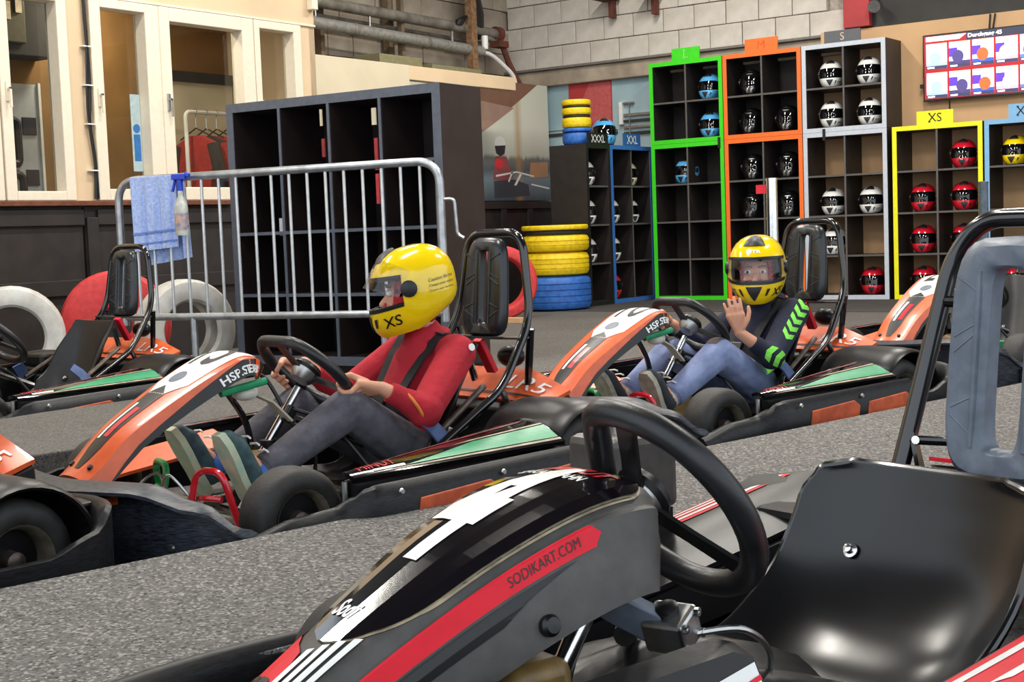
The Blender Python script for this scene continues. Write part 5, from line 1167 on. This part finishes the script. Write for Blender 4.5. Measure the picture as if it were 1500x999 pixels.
    for s in ('l', 'r'):
        sg = 1 if s == 'l' else -1; an = J['kn_'+s].lerp(J['an_'+s], 0.90)
        leg.caps(J['pelvis']+Vector((0.01, sg*0.07, 0)), J['kn_'+s], 0.076, 0.060); leg.caps(J['kn_'+s], an, 0.060, 0.044)
    tr = remeshed(leg, 'trousers', 0.007, 4, colors['leg'], Pn)
    for s in ('l', 'r'):
        sg = 1 if s == 'l' else -1; an = J['kn_'+s].lerp(J['an_'+s], 0.88); d = (J['an_'+s]-J['kn_'+s]).normalized()
        MB().tube([an-d*0.012, an+d*0.012, an+d*0.02], [0.046, 0.046, 0.042], 16).build('hem', colors['leg'], tr)
        MB().caps(an, J['an_'+s], 0.034, 0.036, 14).build('sock', colors['sock'], Pn)
        # shoe: upper and sole, toes up on the pedal
        he, to, an_ = J['an_'+s]+Vector((0.035, 0, -0.060)), J['toe_'+s], J['an_'+s]
        ax = (to-he).normalized(); front = Vector((ax.z, 0, -ax.x)); 
        sh = MB(); sh.caps(he+ax*0.03-front*0.030, to-ax*0.05-front*0.022, 0.034, 0.034); sh.caps(he+ax*0.03-front*0.03, an_, 0.034, 0.035); sh.caps(to-ax*0.06-front*0.022, to-ax*0.02-front*0.012, 0.034, 0.026)
        su = remeshed(sh, 'shoe', 0.005, 4, colors['shoe'], Pn)
        prof = [(0.0, 0.024), (0.02, 0.032), (0.07, 0.030), (0.13, 0.038), (0.17, 0.036), (0.20, 0.020)]; L_ = (to-he).length+0.02
        def sole_pts(off): return [he - ax*0.012 + ax*L_*(a/0.2) + Vector((0, b, 0)) + front*off for a, b in prof] + [he - ax*0.012 + ax*L_*(a/0.2) - Vector((0, b, 0)) + front*off for a, b in reversed(prof)]
        MB().loft([sole_pts(-0.004), sole_pts(0.010), sole_pts(0.016)]).build('sole', colors['sole'], su, 30)
        for k in range(3):
            c = an_.lerp(to, 0.25+0.2*k) - front*(0.050-0.004*k) + ax*0.01; MB().tube([c+Vector((0, -0.022, 0)), c-front*0.006, c+Vector((0, 0.022, 0))], 0.003, 6).build('lace', M_['white'], su)
    # helmet
    hs = obj('helmet', ME_SHELL, HM['yellow'], Pn); hs.location = H + Vector((0, 0, 0.022)); hs.rotation_euler = (0, pose.get('nod', 0.0), helmet_rot); hs.scale = (1.06, 1.04, 1.06)
    obj('liner', ME_LINER, M_['inkblack'], hs); obj('chin_vent', ME_VENT, M_['vent'], hs); obj('chin_slot', ME_SLOT, M_['vent'], hs); obj('chin_slot', ME_SLOT2, M_['vent'], hs); obj('top_vent', ME_TOPVENT, M_['vent'], hs)
    obj('visor_pivot', ME_PIVOT, M_['vent'], hs); obj('visor_pivot', ME_PIVOT2, M_['vent'], hs)
    MB().grid(lambda u, v: hsurf(u, -14+v*2.5, 0.0025), lin_(-72, 72, 12), [-1, 0, 1], 0.006).build('port_seal', M_['inkblack'], hs); MB().grid(lambda u, v: hsurf(u, 25+v*2.0, 0.0025), lin_(-72, 72, 12), [-1, 0, 1], 0.006).build('port_seal', M_['inkblack'], hs)
    v = obj('visor', ME_VISOR, m_clear, hs); v.rotation_euler = (0, -math.radians(visor), 0); v.scale = (1.05, 1.04, 1.05) if visor else (1.012,)*3
    decal('size_letter', text_polys('XS', bold=0.01), lambda a, b: hsurf(40+a*26, -40+b*15, 0.001), M_['inkblack'], hs, 5)
    decal('size_letter', text_polys('XS', bold=0.01), lambda a, b: hsurf(-66+a*26, -40+b*15, 0.001), M_['inkblack'], hs, 5)
    for k, tx in enumerate(('Caution do not', 'Casque pour enfant', 'Casco per bambino')): decal('small_print', text_polys(tx), lambda a, b: hsurf(112+a*40, 8-k*8+b*4.5, 0.001), M_['inkblack'], hs, 4)
    decal('logo', text_polys('MTR', bold=0.03), lambda a, b: hsurf(-14+a*28, 33+b*6, 0.001), M_['white'], hs, 4)
    return Pn, tp, tr, J

def harness(kart, garment, J, m=None):
    """shoulder straps lying on the garment, lap belt and buckle"""
    bvh = BVHTree.FromPolygons([v.co.copy() for v in garment.data.vertices], [tuple(p.vertices) for p in garment.data.polygons])
    ax = (J['chest']-J['pelvis']).normalized(); fn = Vector((ax.z, 0, -ax.x))
    for s in (-1, 1):
        pts = []
        for k in range(15):
            t = k/14; c = J['pelvis'].lerp(J['neck'], 0.35+0.62*t) + Vector((0, s*(0.050+0.030*t), 0))
            dr = (fn*(1-0.75*max(0, t-0.6)/0.4) + ax*1.2*max(0, t-0.6)/0.4).normalized()
            hit = bvh.ray_cast(c+dr*0.4, -dr)
            if hit[0] is not None: pts.append(hit[0]+dr*0.005)
        pts.append(Vector((-0.42, s*0.085, pts[-1].z-0.02))); pts.append(Vector((-0.53, s*0.09, 0.475)))
        MB().strip(catmull(pts, 2), 0.045, 0.005, (0, 1, 0)).build('harness_strap', M_['strap'], kart, 60)
    c = J['pelvis'].lerp(J['neck'], 0.30); hit = bvh.ray_cast(c+fn*0.4, -fn); bp = hit[0] if hit[0] is not None else c+fn*0.1
    MB().box(bp+fn*0.010, (0.02, 0.06, 0.05), Matrix.Rotation(-math.atan2(fn.z, fn.x), 3, 'Y')).build('buckle', M_['inkblack'], kart, 0, 0.005)
    for s in (-1, 1):
        pts = [bp+fn*0.006+Vector((0, s*0.02, 0))]
        for k in range(1, 6):
            a = math.radians(14*k); c0 = J['pelvis'].lerp(J['neck'], 0.30-0.05*k/6); dr = (fn*math.cos(a)+Vector((0, s*math.sin(a), 0))).normalized(); hit = bvh.ray_cast(c0+dr*0.135, -dr)
            if hit[0] is not None and (hit[0]-c0).length < 0.134: pts.append(hit[0]+dr*0.006)
        MB().strip(catmull(pts, 2), 0.042, 0.005, (-0.3, 0, 1)).build('lap_belt', M_['strap'], kart, 60)

m_red_sweat = mat('red_sweatshirt', '#ae1c2c', 0.9, var=0.06, scale=14, bump=0.55, bscale=22); m_jeans = mat('dark_grey_denim', '#4b4950', 0.9, color2='#5d5b63', scale=25, bump=0.5, bscale=30)
m_navy = mat('navy_shirt', '#191d34', 0.85, var=0.1, scale=14, bump=0.5, bscale=22); m_ljeans = mat('light_denim', '#8894ba', 0.9, color2='#6c789e', scale=12, bump=0.5, bscale=26)
m_lime = mat('lime_print', '#7bdc4a', 0.7, var=0.06); m_brownp = mat('brown_patch', '#5d4f4c', 0.9, var=0.1)
poseB = dict(pelvis=(-0.17, 0, 0.17), chest=(-0.295, 0, 0.40), neck=(-0.300, 0, 0.495), head=(-0.262, 0, 0.615), sh_l=(-0.32, 0.125, 0.445), sh_r=(-0.315, -0.125, 0.445),
    el_l=(-0.125, 0.205, 0.300), el_r=(-0.13, -0.20, 0.315), wr_l=(-0.005, 0.165, 0.375), wr_r=(0.03, -0.165, 0.435), kn_l=(0.085, 0.125, 0.325), kn_r=(0.09, -0.125, 0.315),
    an_l=(0.375, 0.115, 0.180), an_r=(0.375, -0.115, 0.180), toe_l=(0.495, 0.125, 0.300), toe_r=(0.495, -0.125, 0.295), hand_l=('grip', -32), hand_r=('grip', 193), cuff_l=0.50, cuff_r=0.50, nod=0.20)
PB_, topB, legB, JB = person('person in a red sweatshirt and yellow helmet gripping a steering wheel', KB, poseB, dict(top_name='sweatshirt', top=m_red_sweat, collar=m_red_sweat, leg=m_jeans, sock=mat('blue_sock', '#4a74c8', 0.9), shoe=mat('teal_shoe', '#2d3a44', 0.8, color2='#3d5a5c', scale=30), sole=mat('mint_sole', '#9db8a4', 0.8, color2='#c8c2a0', scale=25)), -0.62, 30)
harness(KB, topB, JB)
MB().lathe([(0, 0), (0.011, 0), (0.011, 0.002), (0, 0.002)], (-0.33, 0.183, 0.465), (0.1, 1, 0.2), 14).build('round_badge', M_['white'], topB)
MB().tube(catmull([(-0.055, 0.135, 0.37), (-0.06, 0.20, 0.36), (-0.075, 0.235, 0.32), (-0.10, 0.235, 0.28)], 4), 0.005, 8).build('orange_cord', mat('orange_cord', '#d87a2c', 0.7), topB)
poseC = dict(poseB); poseC.update(el_l=(-0.085, 0.205, 0.300), wr_l=(0.030, 0.150, 0.395), hand_l=('open', Vector((0.25, -0.05, 0.95)), Vector((-0.70, 0.70, 0.1)), Vector((-0.65, -0.65, 0.1))), cuff_l=0.28, cuff_r=0.55, wr_r=(0.06, -0.16, 0.42), hand_r=('grip', 180), el_r=(-0.12, -0.2, 0.31),
    kn_l=(0.12, 0.125, 0.325), kn_r=(0.12, -0.125, 0.32), head=(-0.255, 0, 0.595), toe_l=(0.50, 0.125, 0.285), toe_r=(0.50, -0.125, 0.280), nod=0.10)
PC_, topC, legC, JC = person('person in navy shirt with lime chevrons and yellow helmet raising a hand', KC, poseC, dict(top_name='shirt', top=m_navy, collar=m_navy, leg=m_ljeans, sock=mat('pale_sock', '#c9b7a8', 0.9), shoe=mat('dark_shoe', '#2c3138', 0.8, var=0.1), sole=mat('grey_sole', '#aaa595', 0.85, var=0.12, scale=40)), 0.60, 0)
harness(KC, topC, JC)
bvh = BVHTree.FromPolygons([v.co.copy() for v in topC.data.vertices], [tuple(p.vertices) for p in topC.data.polygons])
def on_sleeve(t, w):   # print wrapped on the left sleeve
    a, b = JC['sh_l'], JC['el_l']; c = a.lerp(b, t); d = (b-a).normalized(); out = Vector((0.35, 0.9, 0.25)); out = (out - d*out.dot(d)).normalized(); sd = d.cross(out)
    dr = (out + sd*w).normalized(); hit = bvh.ray_cast(c+dr*0.2, -dr); return hit[0] if hit[0] is not None else c+dr*0.055
for k in range(5):
    t0 = -0.12+k*0.17
    decal('chevron', poly((0, 0), (0.5, 0.5), (1, 0), (1, 0.5), (0.5, 1.0), (0, 0.5)), lambda a, b: on_sleeve(t0+0.20*b, -0.55+1.1*a), m_lime, topC, 4, 0.002, (0.35, 0.9, 0.25))
def on_fore(t, w):
    a, b = JC['el_l'], JC['wr_l']; c = a.lerp(b, t); d = (b-a).normalized(); out = Vector((0.3, 0.9, -0.1)); out = (out - d*out.dot(d)).normalized(); sd = d.cross(out)
    dr = (out + sd*w).normalized(); hit = bvh.ray_cast(c+dr*0.2, -dr); return hit[0] if hit[0] is not None else c+dr*0.05
for k in range(3): decal('chevron', poly((0, 0), (0.5, 0.4), (1, 0), (1, 0.7), (0.5, 1.1), (0, 0.7)), lambda a, b: on_fore(-0.42+0.24*k+0.20*b, -0.8+1.6*a), m_lime, topC, 4, 0.003, (0.3, 0.9, -0.1))
bvl = BVHTree.FromPolygons([v.co.copy() for v in legC.data.vertices], [tuple(p.vertices) for p in legC.data.polygons])
for s in ('l', 'r'):
    kn = JC['kn_'+s]
    def on_knee(a, b, kn=kn): dr = Vector((0.45-1.5*(b-0.5), 1.3*(a-0.5), 1.0)).normalized(); hit = bvl.ray_cast(kn+dr*0.2, -dr); return hit[0] if hit[0] is not None else kn+dr*0.06
    decal('knee_patch', poly((0, 0.1), (0.5, 0), (1, 0.1), (0.9, 0.9), (0.5, 1), (0.1, 0.9)), on_knee, m_brownp, legC, 6, 0.002, (0, 0, 1))
# ================================================================== big black and red kart in front (x forward from the steering hub)
A = thing('go_kart', 'large black and red kart number 4 with empty seat in the foreground', 'go-kart', (-1.0, 1.6906, 0), rz(18))
m_redA = mat('red_kart_print', '#de1f30', 0.45, var=0.04, spec=0.25); m_skirt = mat('dark_grey_plastic', '#4a4744', 0.5, var=0.1, bump=0.05, bscale=300)
m_panel = mat('gloss_panel', '#0d0a10', 0.07, var=0.1, coat=0.6); m_seatA = mat('seat_plastic', '#0e0e11', 0.24, var=0.2, scale=6)
profA = [(0.80, 0.150, 0.10), (0.70, 0.210, 0.088), (0.60, 0.268, 0.080), (0.52, 0.315, 0.084), (0.44, 0.360, 0.098), (0.34, 0.412, 0.120), (0.24, 0.450, 0.135), (0.16, 0.468, 0.140), (0.09, 0.470, 0.136), (0.05, 0.457, 0.12), (0.035, 0.43, 0.10)]
_cA = catmull([(a, w, b) for a, b, w in profA], 4); _mA = len(_cA)
_XS = [(0, 0, 0), (0.25, 0.36, 0.002), (0.45, 0.64, 0.008), (0.58, 0.80, 0.018), (0.63, 0.85, 0.028), (0.67, 0.885, 0.030), (0.72, 0.92, 0.032), (0.84, 1.0, 0.062), (0.88, 1.04, 0.072), (1.0, 1.10, 0.135)]
def SA(s, v):
    s = min(max(s, 0.0), 1.0)*(_mA-1); i = min(int(s), _mA-2); k = s-i; p = _cA[i].lerp(_cA[i+1], k)
    t = _cA[min(i+2, _mA-1)]-_cA[max(i-1, 0)]; t.y = 0; t.normalize(); nn = Vector((-t.z, 0, t.x)); nn = nn if nn.z > 0 else -nn
    nn = (nn + Vector((0, 0, 0.8))).normalized()
    a = abs(v)
    for (a0, y0, d0), (a1, y1, d1) in zip(_XS, _XS[1:]):
        if a <= a1: q = (a-a0)/(a1-a0); yy = y0+(y1-y0)*q; d = d0+(d1-d0)*q; break
    return Vector((p.x, math.copysign(yy*p.y, v), p.z)) - nn*d
vs_ = [x[0] for x in _XS]; vs_ = vs_[::-1] + [-x for x in vs_[1:]]
nsA = MB().grid(SA, lin_(0, 1, 40), vs_, 0.006).build('nose_fairing', m_skirt, A, 40)
up = (0, 0, 1)
_tab = [(SA(k/200, 0).x, k/200) for k in range(201)]
def s_of(x):
    for (x0, s0), (x1, s1) in zip(_tab, _tab[1:]):
        if x1 <= x <= x0: return s0+(s1-s0)*((x0-x)/(x0-x1) if x0 > x1 else 0)
    return 0.0 if x > _tab[0][0] else 1.0
SX = lambda b, v: SA(s_of(b), v)          # by distance ahead of the steering hub
def pw(x): return 0.57*math.sqrt(max(0.0, 1-max(0, (x-0.39)/0.12)**2.2))*math.sqrt(max(0.0, 1-max(0, (0.115-x)/0.058)**2.6))
stA = [0.058+0.0005+(0.509-0.058)*k/48 for k in range(49)]
def ribbon(n, g, m, th):
    L = stA; pl = ([(a, -g(a)) for a in L] + [(a, g(a)) for a in reversed(L)], [(i, i+1, 2*len(L)-2-i, 2*len(L)-1-i) for i in range(len(L)-1)])
    return decal(n, pl, SX, m, nsA, 10, th, up)
ribbon('panel_rim', lambda a: pw(a)+0.025, M_['cream_edge'], 0.0016)
gp = ribbon('gloss_panel', pw, m_panel, 0.0035)
for s in (-1, 1):
    sd = (0, s, 1.0)
    decal('red_stripe', poly((0.79, s*0.70), (0.20, s*0.70), (0.185, s*0.76), (0.20, s*0.815), (0.79, s*0.82)), SX, m_redA, nsA, 24, 0.0022, sd)
    decal('black_stripe', poly((0.79, s*0.83), (0.23, s*0.83), (0.35, s*0.90), (0.79, s*0.90)), SX, M_['inkblack'], nsA, 24, 0.002, sd)
    f = (lambda a, b: SX(0.325-0.105*a, 0.785-0.05*b)) if s > 0 else (lambda a, b: SX(0.22+0.105*a, -0.785+0.05*b))
    decal('lettering', text_polys('SODIKART.COM', shear=0.1), f, M_['inkblack'], nsA, 6, 0.0034, sd)
    bp = SX(0.295, s*0.955); MB().lathe([(0, -0.002), (0.014, -0.002), (0.014, 0.006), (0.010, 0.011), (0, 0.012)], bp, (0, s, 0.25), 18).build('rubber_plug', M_['inkblack'], nsA)
# front: red field with white streaks and black letters
decal('red_field', poly((0.79, -0.66), (0.475, -0.66), (0.50, -0.52), (0.52, -0.30), (0.53, -0.12), (0.60, 0.12), (0.79, 0.35)), SX, m_redA, nsA, 20, 0.0022, up)
for k in range(4): decal('white_streak', poly((0.79, -0.02+0.13*k), (0.525-0.012*k, -0.04+0.13*k), (0.520-0.012*k, 0.04+0.13*k), (0.79, 0.055+0.13*k)), SX, M_['white'], nsA, 16, 0.003, up)
decal('lettering', text_polys('SR', shear=0.2, bold=0.03), lambda a, b: SX(0.605-0.035*b, -0.52+0.45*a), M_['inkblack'], nsA, 6, 0.0034, up)
four = text_polys('4', bold=0.05)
decal('race_number', four, lambda a, b: SX(0.375-0.275*b, -0.40+0.52*a), M_['white'], gp, 10, 0.0052, up)
decal('lettering', text_polys('MINUT', shear=0.25, bold=0.04), lambda a, b: SX(0.118-0.030*b, -0.36+0.70*a), M_['red'], gp, 6, 0.0046, up)
decal('lettering', text_polys('SP-KARTBAHN', bold=0.03), lambda a, b: SX(0.148-0.020*b, -0.42+0.66*a), M_['white'], gp, 6, 0.0046, up)
decal('lettering', text_polys('Sodi', shear=0.35, bold=0.03), lambda a, b: SX(0.475-0.026*b, -0.26+0.34*a), M_['white'], gp, 6, 0.0048, up)
# bumper and chassis
fpA = [(0.05, 0.60), (0.30, 0.60), (0.50, 0.57), (0.66, 0.50), (0.78, 0.35), (0.84, 0.15), (0.85, 0.0)]; fpA += [(a, -b) for a, b in reversed(fpA[:-1])]
band(fpA, lambda t: (0.04, 0.155), BAND).build('front_bumper', M_['scuffed_dark'], A, 40)
MB().bx(-0.25, 0.7, -0.25, 0.25, 0.04, 0.046).build('floor_tray', M_['alu'], A, 0)
for s in (-1, 1): MB().tube(fillet([(-0.95, s*0.32, 0.07), (-0.4, s*0.32, 0.055), (0.3, s*0.25, 0.055), (0.75, s*0.2, 0.06)], 0.1), 0.016, 10).build('chassis_tube', M_['tube'], A)
for s in (-1, 1): wheel(A, 0.20, s*0.42, 0.125, 0.12, s); wheel(A, -0.84, s*0.50, 0.14, 0.19, s)
MB().tube([(-0.84, -0.45, 0.14), (-0.84, 0.45, 0.14)], 0.018, 12).build('rear_axle', M_['alu'], A)
# steering
t_ = math.radians(57); n_ = Vector((-math.sin(t_), 0, math.cos(t_))); e2_ = Vector((math.cos(t_), 0, math.sin(t_))); e1_ = Vector((0, 1, 0)); cw_ = Vector((0, 0, 0.44)) + e1_*0.035 - e2_*0.02
steering_wheel(A, cw_, 57, 0.156, 0.0195, cut=(105, 202), spokes=(81, 312, 195), hub=(-0.040, 0.0))
hb = cw_ - e1_*0.040
MB().lathe([(0.0, 0.02), (0.048, 0.02), (0.048, 0.034), (0.036, 0.040), (0.030, 0.055), (0.030, 0.105), (0.0, 0.105)], hb, -n_, 24).build('steering_boss', M_['chrome'], A, 40)
for k in range(3): a = 2*PI*k/3+0.4; q = hb + (e1_*math.cos(a)+e2_*math.sin(a))*0.038 - n_*0.034; MB().lathe([(0, 0), (0.008, 0), (0.008, 0.012), (0, 0.012)], q, -n_, 8).build('boss_bolt', M_['chrome'], A)
MB().tube([hb-n_*0.10, hb-n_*0.10+Vector((0.10, 0, -0.26))], 0.012, 12).build('steering_column', M_['chrome'], A)
MB().tube([(0.145, 0.07, 0.325), (0.20, 0.07, 0.24)], 0.0145, 16).build('link_tube', M_['chrome'], A)
MB().box((0.175, 0.045, 0.33), (0.03, 0.02, 0.10), Matrix.Rotation(0.5, 3, 'Y')).build('link_bracket', M_['grey_pad'], A, 0, 0.006)
MB().strip([(0.12, 0.03, 0.325), (0.10, 0.06, 0.30), (0.06, 0.10, 0.27)], [0.06, 0.05, 0.05], 0.022, (0.4, 0, 1)).build('cylinder_bracket', M_['grey_pad'], A, 40, 0.004)
mc = MB().box((0.045, 0.11, 0.268), (0.055, 0.062, 0.05), Matrix.Rotation(0.35, 3, 'Z') @ Matrix.Rotation(0.4, 3, 'Y')).build('brake_cylinder', M_['alu'], A, 0, 0.006)
Rc = Matrix.Rotation(0.35, 3, 'Z') @ Matrix.Rotation(0.4, 3, 'Y'); cc = Vector((0.045, 0.11, 0.268))
for a, b in ((-1, -1), (-1, 1), (1, -1), (1, 1)): MB().lathe([(0, 0), (0.0065, 0), (0.0065, 0.005), (0.003, 0.005), (0.003, 0.003), (0, 0.003)], cc + Rc @ Vector((a*0.019, 0.031, b*0.017)), Rc @ Vector((0, 1, 0)), 10).build('cylinder_bolt', M_['chrome'], mc)
MB().lathe([(0, 0), (0.016, 0), (0.016, 0.010), (0.010, 0.014), (0, 0.014)], cc + Rc @ Vector((0, 0, 0.025)), Rc @ Vector((0, 0, 1)), 16).build('cylinder_cap', M_['inkblack'], mc)
MB().lathe([(0, 0), (0.011, 0), (0.011, 0.02), (0.006, 0.028), (0, 0.028)], (0.10, 0.085, 0.325), (-0.3, 0.8, 0.3), 12).build('link_bolt', M_['chrome'], A)
MB().tube(catmull([(0.02, 0.13, 0.26), (-0.05, 0.15, 0.255), (-0.12, 0.13, 0.20), (-0.13, 0.10, 0.12)], 6), 0.005, 8).build('brake_line', M_['alu'], A)
MB().bx(0.20, 0.30, -0.02, 0.10, 0.05, 0.26).build('fuel_tank', M_['tan'], A, 40, 0.02)
# moulded tank cover between the knees
MB().grid(lambda u, v: Vector((-0.27+0.52*u, v*0.20, 0.09+0.11*math.sin(PI*(0.15+0.75*u))*(1-0.6*abs(v)**2.5)+0.012*math.sin(v*9+u*5))), lin_(1, 0, 18), lin_(-1, 1, 18)[::-1], 0.006).build('tank_cover', M_['black_plastic'], A, 60)
MB().tube(catmull([(-0.10, -0.15, 0.17), (-0.02, -0.05, 0.23), (0.05, 0.02, 0.24)], 6), 0.016, 10).build('hose', M_['rubber'], A)
# seat
mb, edge, f, m = seat_shell([(0.0, 0.15), (-0.15, 0.085), (-0.31, 0.07), (-0.44, 0.115), (-0.53, 0.215), (-0.575, 0.31), (-0.593, 0.36), (-0.60, 0.383)], [0.20, 0.235, 0.25, 0.255, 0.255, 0.25, 0.23, 0.165], [0.02, 0.03, 0.055, 0.06, 0.045, 0.04, 0.03, 0.015])
SO = Vector((0, 0.045, 0)); mb.v = [tuple(Vector(p)+SO) for p in mb.v]; edge = [p+SO for p in edge]
st = mb.build('seat', m_seatA, A, 60)
MB().tube(edge, 0.0085, 10, closed=True).build('seat_lip', M_['tube'], st)
MB().lathe([(0, 0), (0.013, 0), (0.013, 0.003), (0.008, 0.004), (0.007, 0.014), (0, 0.016)], f(17, -0.45)+SO+Vector((0.012, 0, 0.006)), (0.85, 0.1, 0.5), 14).build('seat_bolt', M_['chrome'], st)
# hoop and headrest
hpA = [(-0.76, 0.225, 0.10), (-0.835, 0.205, 0.333), (-0.955, 0.17, 0.72), (-0.965, 0.11, 0.792)]; hpA = hpA + [(a, -b, c) for a, b, c in reversed(hpA)]
MB().tube(fillet(hpA, 0.09, 9), 0.0175, 16).build('roll_hoop', M_['tube'], A, 60)
headrest(A, -0.875, 0.325, 0.760, 0.122, 0.128, 0.12, M_['grey_pad'], 0.036, 0.045)
for s in (-1, 1):
    MB().tube([(-0.85, s*0.20, 0.385), (-0.88, s*0.12, 0.385)], 0.009, 10).build('pad_rod', M_['tube'], A)
    MB().tube([(-0.93, s*0.178, 0.64), (-0.92, s*0.11, 0.64)], 0.011, 10).build('pad_rod', M_['tube'], A)
    MB().strip([(-0.855, s*0.19, 0.40), (-0.85, s*0.17, 0.33), (-0.87, s*0.16, 0.26)], [0.022, 0.034, 0.040], 0.008, (1, 0.4, 0)).build('hoop_bracket', M_['tube'], A)
    MB().lathe([(0, 0), (0.008, 0), (0.008, 0.01), (0, 0.01)], (-0.85, s*0.185, 0.385), (0.5, 0.8, 0.2), 10).build('bracket_bolt', M_['chrome'], A)
# side bodies
def pod(s):
    if s > 0:
        sec = [(0.20, 0.20), (0.205, 0.255), (0.235, 0.283), (0.268, 0.272), (0.30, 0.215), (0.345, 0.13), (0.36, 0.06), (0.22, 0.06)]
        o = MB().loft([[(x, s*(y+dy), z*k) for y, z in sec] for x, dy, k in ((0.64, 0.03, 0.70), (0.56, 0.01, 0.88), (0.40, 0.0, 0.97), (0.22, -0.005, 1.0), (0.085, -0.005, 1.02), (0.055, 0.0, 0.98))])
        p = o.build('front_pod', M_['black_plastic'], A, 30)
        face = lambda a, b: Vector((0.225-0.165*a, s*(0.268+0.077*b-0.005), (0.272-0.142*b)*1.01))
        decal('white_sticker', poly((0.28, 0.22), (1, 0.10), (1, 0.98), (0.0, 0.98)), face, M_['white'], p, 6, 0.004, (0, s, 0.5))
        for k in range(4): decal('red_streak', poly((0.24-0.06*k, 0.36+0.18*k), (1, 0.20+0.18*k), (1, 0.24+0.18*k), (0.24-0.06*k, 0.40+0.18*k)), face, m_redA, p, 4, 0.006, (0, s, 0.5))
    def rear(u, v): return Vector((-0.02-0.86*u, s*(0.31+0.31*v), 0.145+0.13*u**1.2-0.02*v*v+0.02*math.sin(PI*v)))
    q = MB().grid(rear, lin_(0, 1, 12) if s > 0 else lin_(1, 0, 12), lin_(1, 0, 8), 0.01)
    q.loft([[(-0.04, s*0.315, 0.05), (-0.04, s*0.61, 0.05), (-0.04, s*0.61, 0.115), (-0.04, s*0.315, 0.125)], [(-0.86, s*0.285, 0.16), (-0.86, s*0.61, 0.16), (-0.86, s*0.61, 0.235), (-0.86, s*0.285, 0.255)]])
    r = q.build('rear_pod', M_['black_plastic'], A, 50)
    if s > 0: decal('red_field', poly((0.16, 0.02), (0.99, 0.02), (0.99, 0.9), (0.45, 0.9)), rear, m_redA, r, 10, 0.0016, up)
    else: decal('red_field', poly((0.5, 0.62), (0.98, 0.62), (0.98, 0.98), (0.6, 0.98)), rear, m_redA, r, 10, 0.0016, up)
    for k in range(4 if s > 0 else 0): decal('white_streak', poly((0.22+0.06*k, 0.06+0.17*k), (0.98, 0.12+0.17*k), (0.98, 0.18+0.17*k), (0.26+0.06*k, 0.11+0.17*k)), rear, M_['white'], r, 8, 0.0026, up)
    for k in range(3 if s < 0 else 0): decal('white_streak', poly((0.52, 0.68+0.1*k), (0.97, 0.66+0.1*k), (0.97, 0.72+0.1*k), (0.54, 0.72+0.1*k)), rear, M_['white'], r, 8, 0.0026, up)
    band([(x, s*y) for x, y in ([(0.05, 0.60), (-0.1, 0.63), (-0.5, 0.635), (-0.9, 0.63)] if s > 0 else [(-0.9, 0.63), (-0.5, 0.635), (-0.1, 0.63), (0.05, 0.60)])], lambda t: (0.04, 0.20), BAND).build('side_bumper', M_['scuffed_dark'], A, 40)
pod(1); pod(-1)
tb = MB().bx(-0.52, -0.36, -0.61, -0.47, 0.27, 0.415).build('battery_box', mat('brown_grey_plastic', '#4a4440', 0.4, var=0.1), A, 0, 0.016)
MB().lathe([(0, 0), (0.020, 0), (0.020, 0.014), (0.012, 0.02), (0, 0.02)], (-0.43, -0.53, 0.415), (0, 0, 1), 16).build('box_cap', M_['alu'], tb)
MB().bx(-0.51, -0.37, -0.60, -0.48, 0.16, 0.27).build('box_foot', M_['inkblack'], tb, 0)
# red rear cover and back bumper
rcA = lambda u, v: Vector((-1.02-0.22*v, 0.28-0.56*u, 0.315-0.04*v))
rc = MB().loft([[(-1.0, y, 0.14), (-1.0, y, 0.30), (-1.02, y, 0.308), (-1.245, y, 0.266), (-1.25, y, 0.14)] for y in (-0.28, 0.28)]).build('rear_cover', M_['black_plastic'], A, 30, 0.006)
MB().grid(rcA, lin_(0, 1, 6), [0, 0.5, 1], 0.008).build('cover_plate', m_redA, rc, 40); decal('white_line', UNIT, lambda a, b: rcA(0.97-0.03*b, a), M_['white'], rc, 3, 0.0014, up)
rpA = [(-0.85, 0.64), (-1.05, 0.63), (-1.22, 0.58), (-1.27, 0.4), (-1.28, 0.0)]; rpA += [(a, -b) for a, b in reversed(rpA[:-1])]
band(rpA, lambda t: (0.04, 0.22), [(-d, h) for d, h in BAND]).build('rear_bumper', M_['scuffed_dark'], A, 40)
MB().bx(-0.92, -0.66, -0.42, -0.27, 0.08, 0.26).build('engine', M_['black_plastic'], A, 0, 0.015)
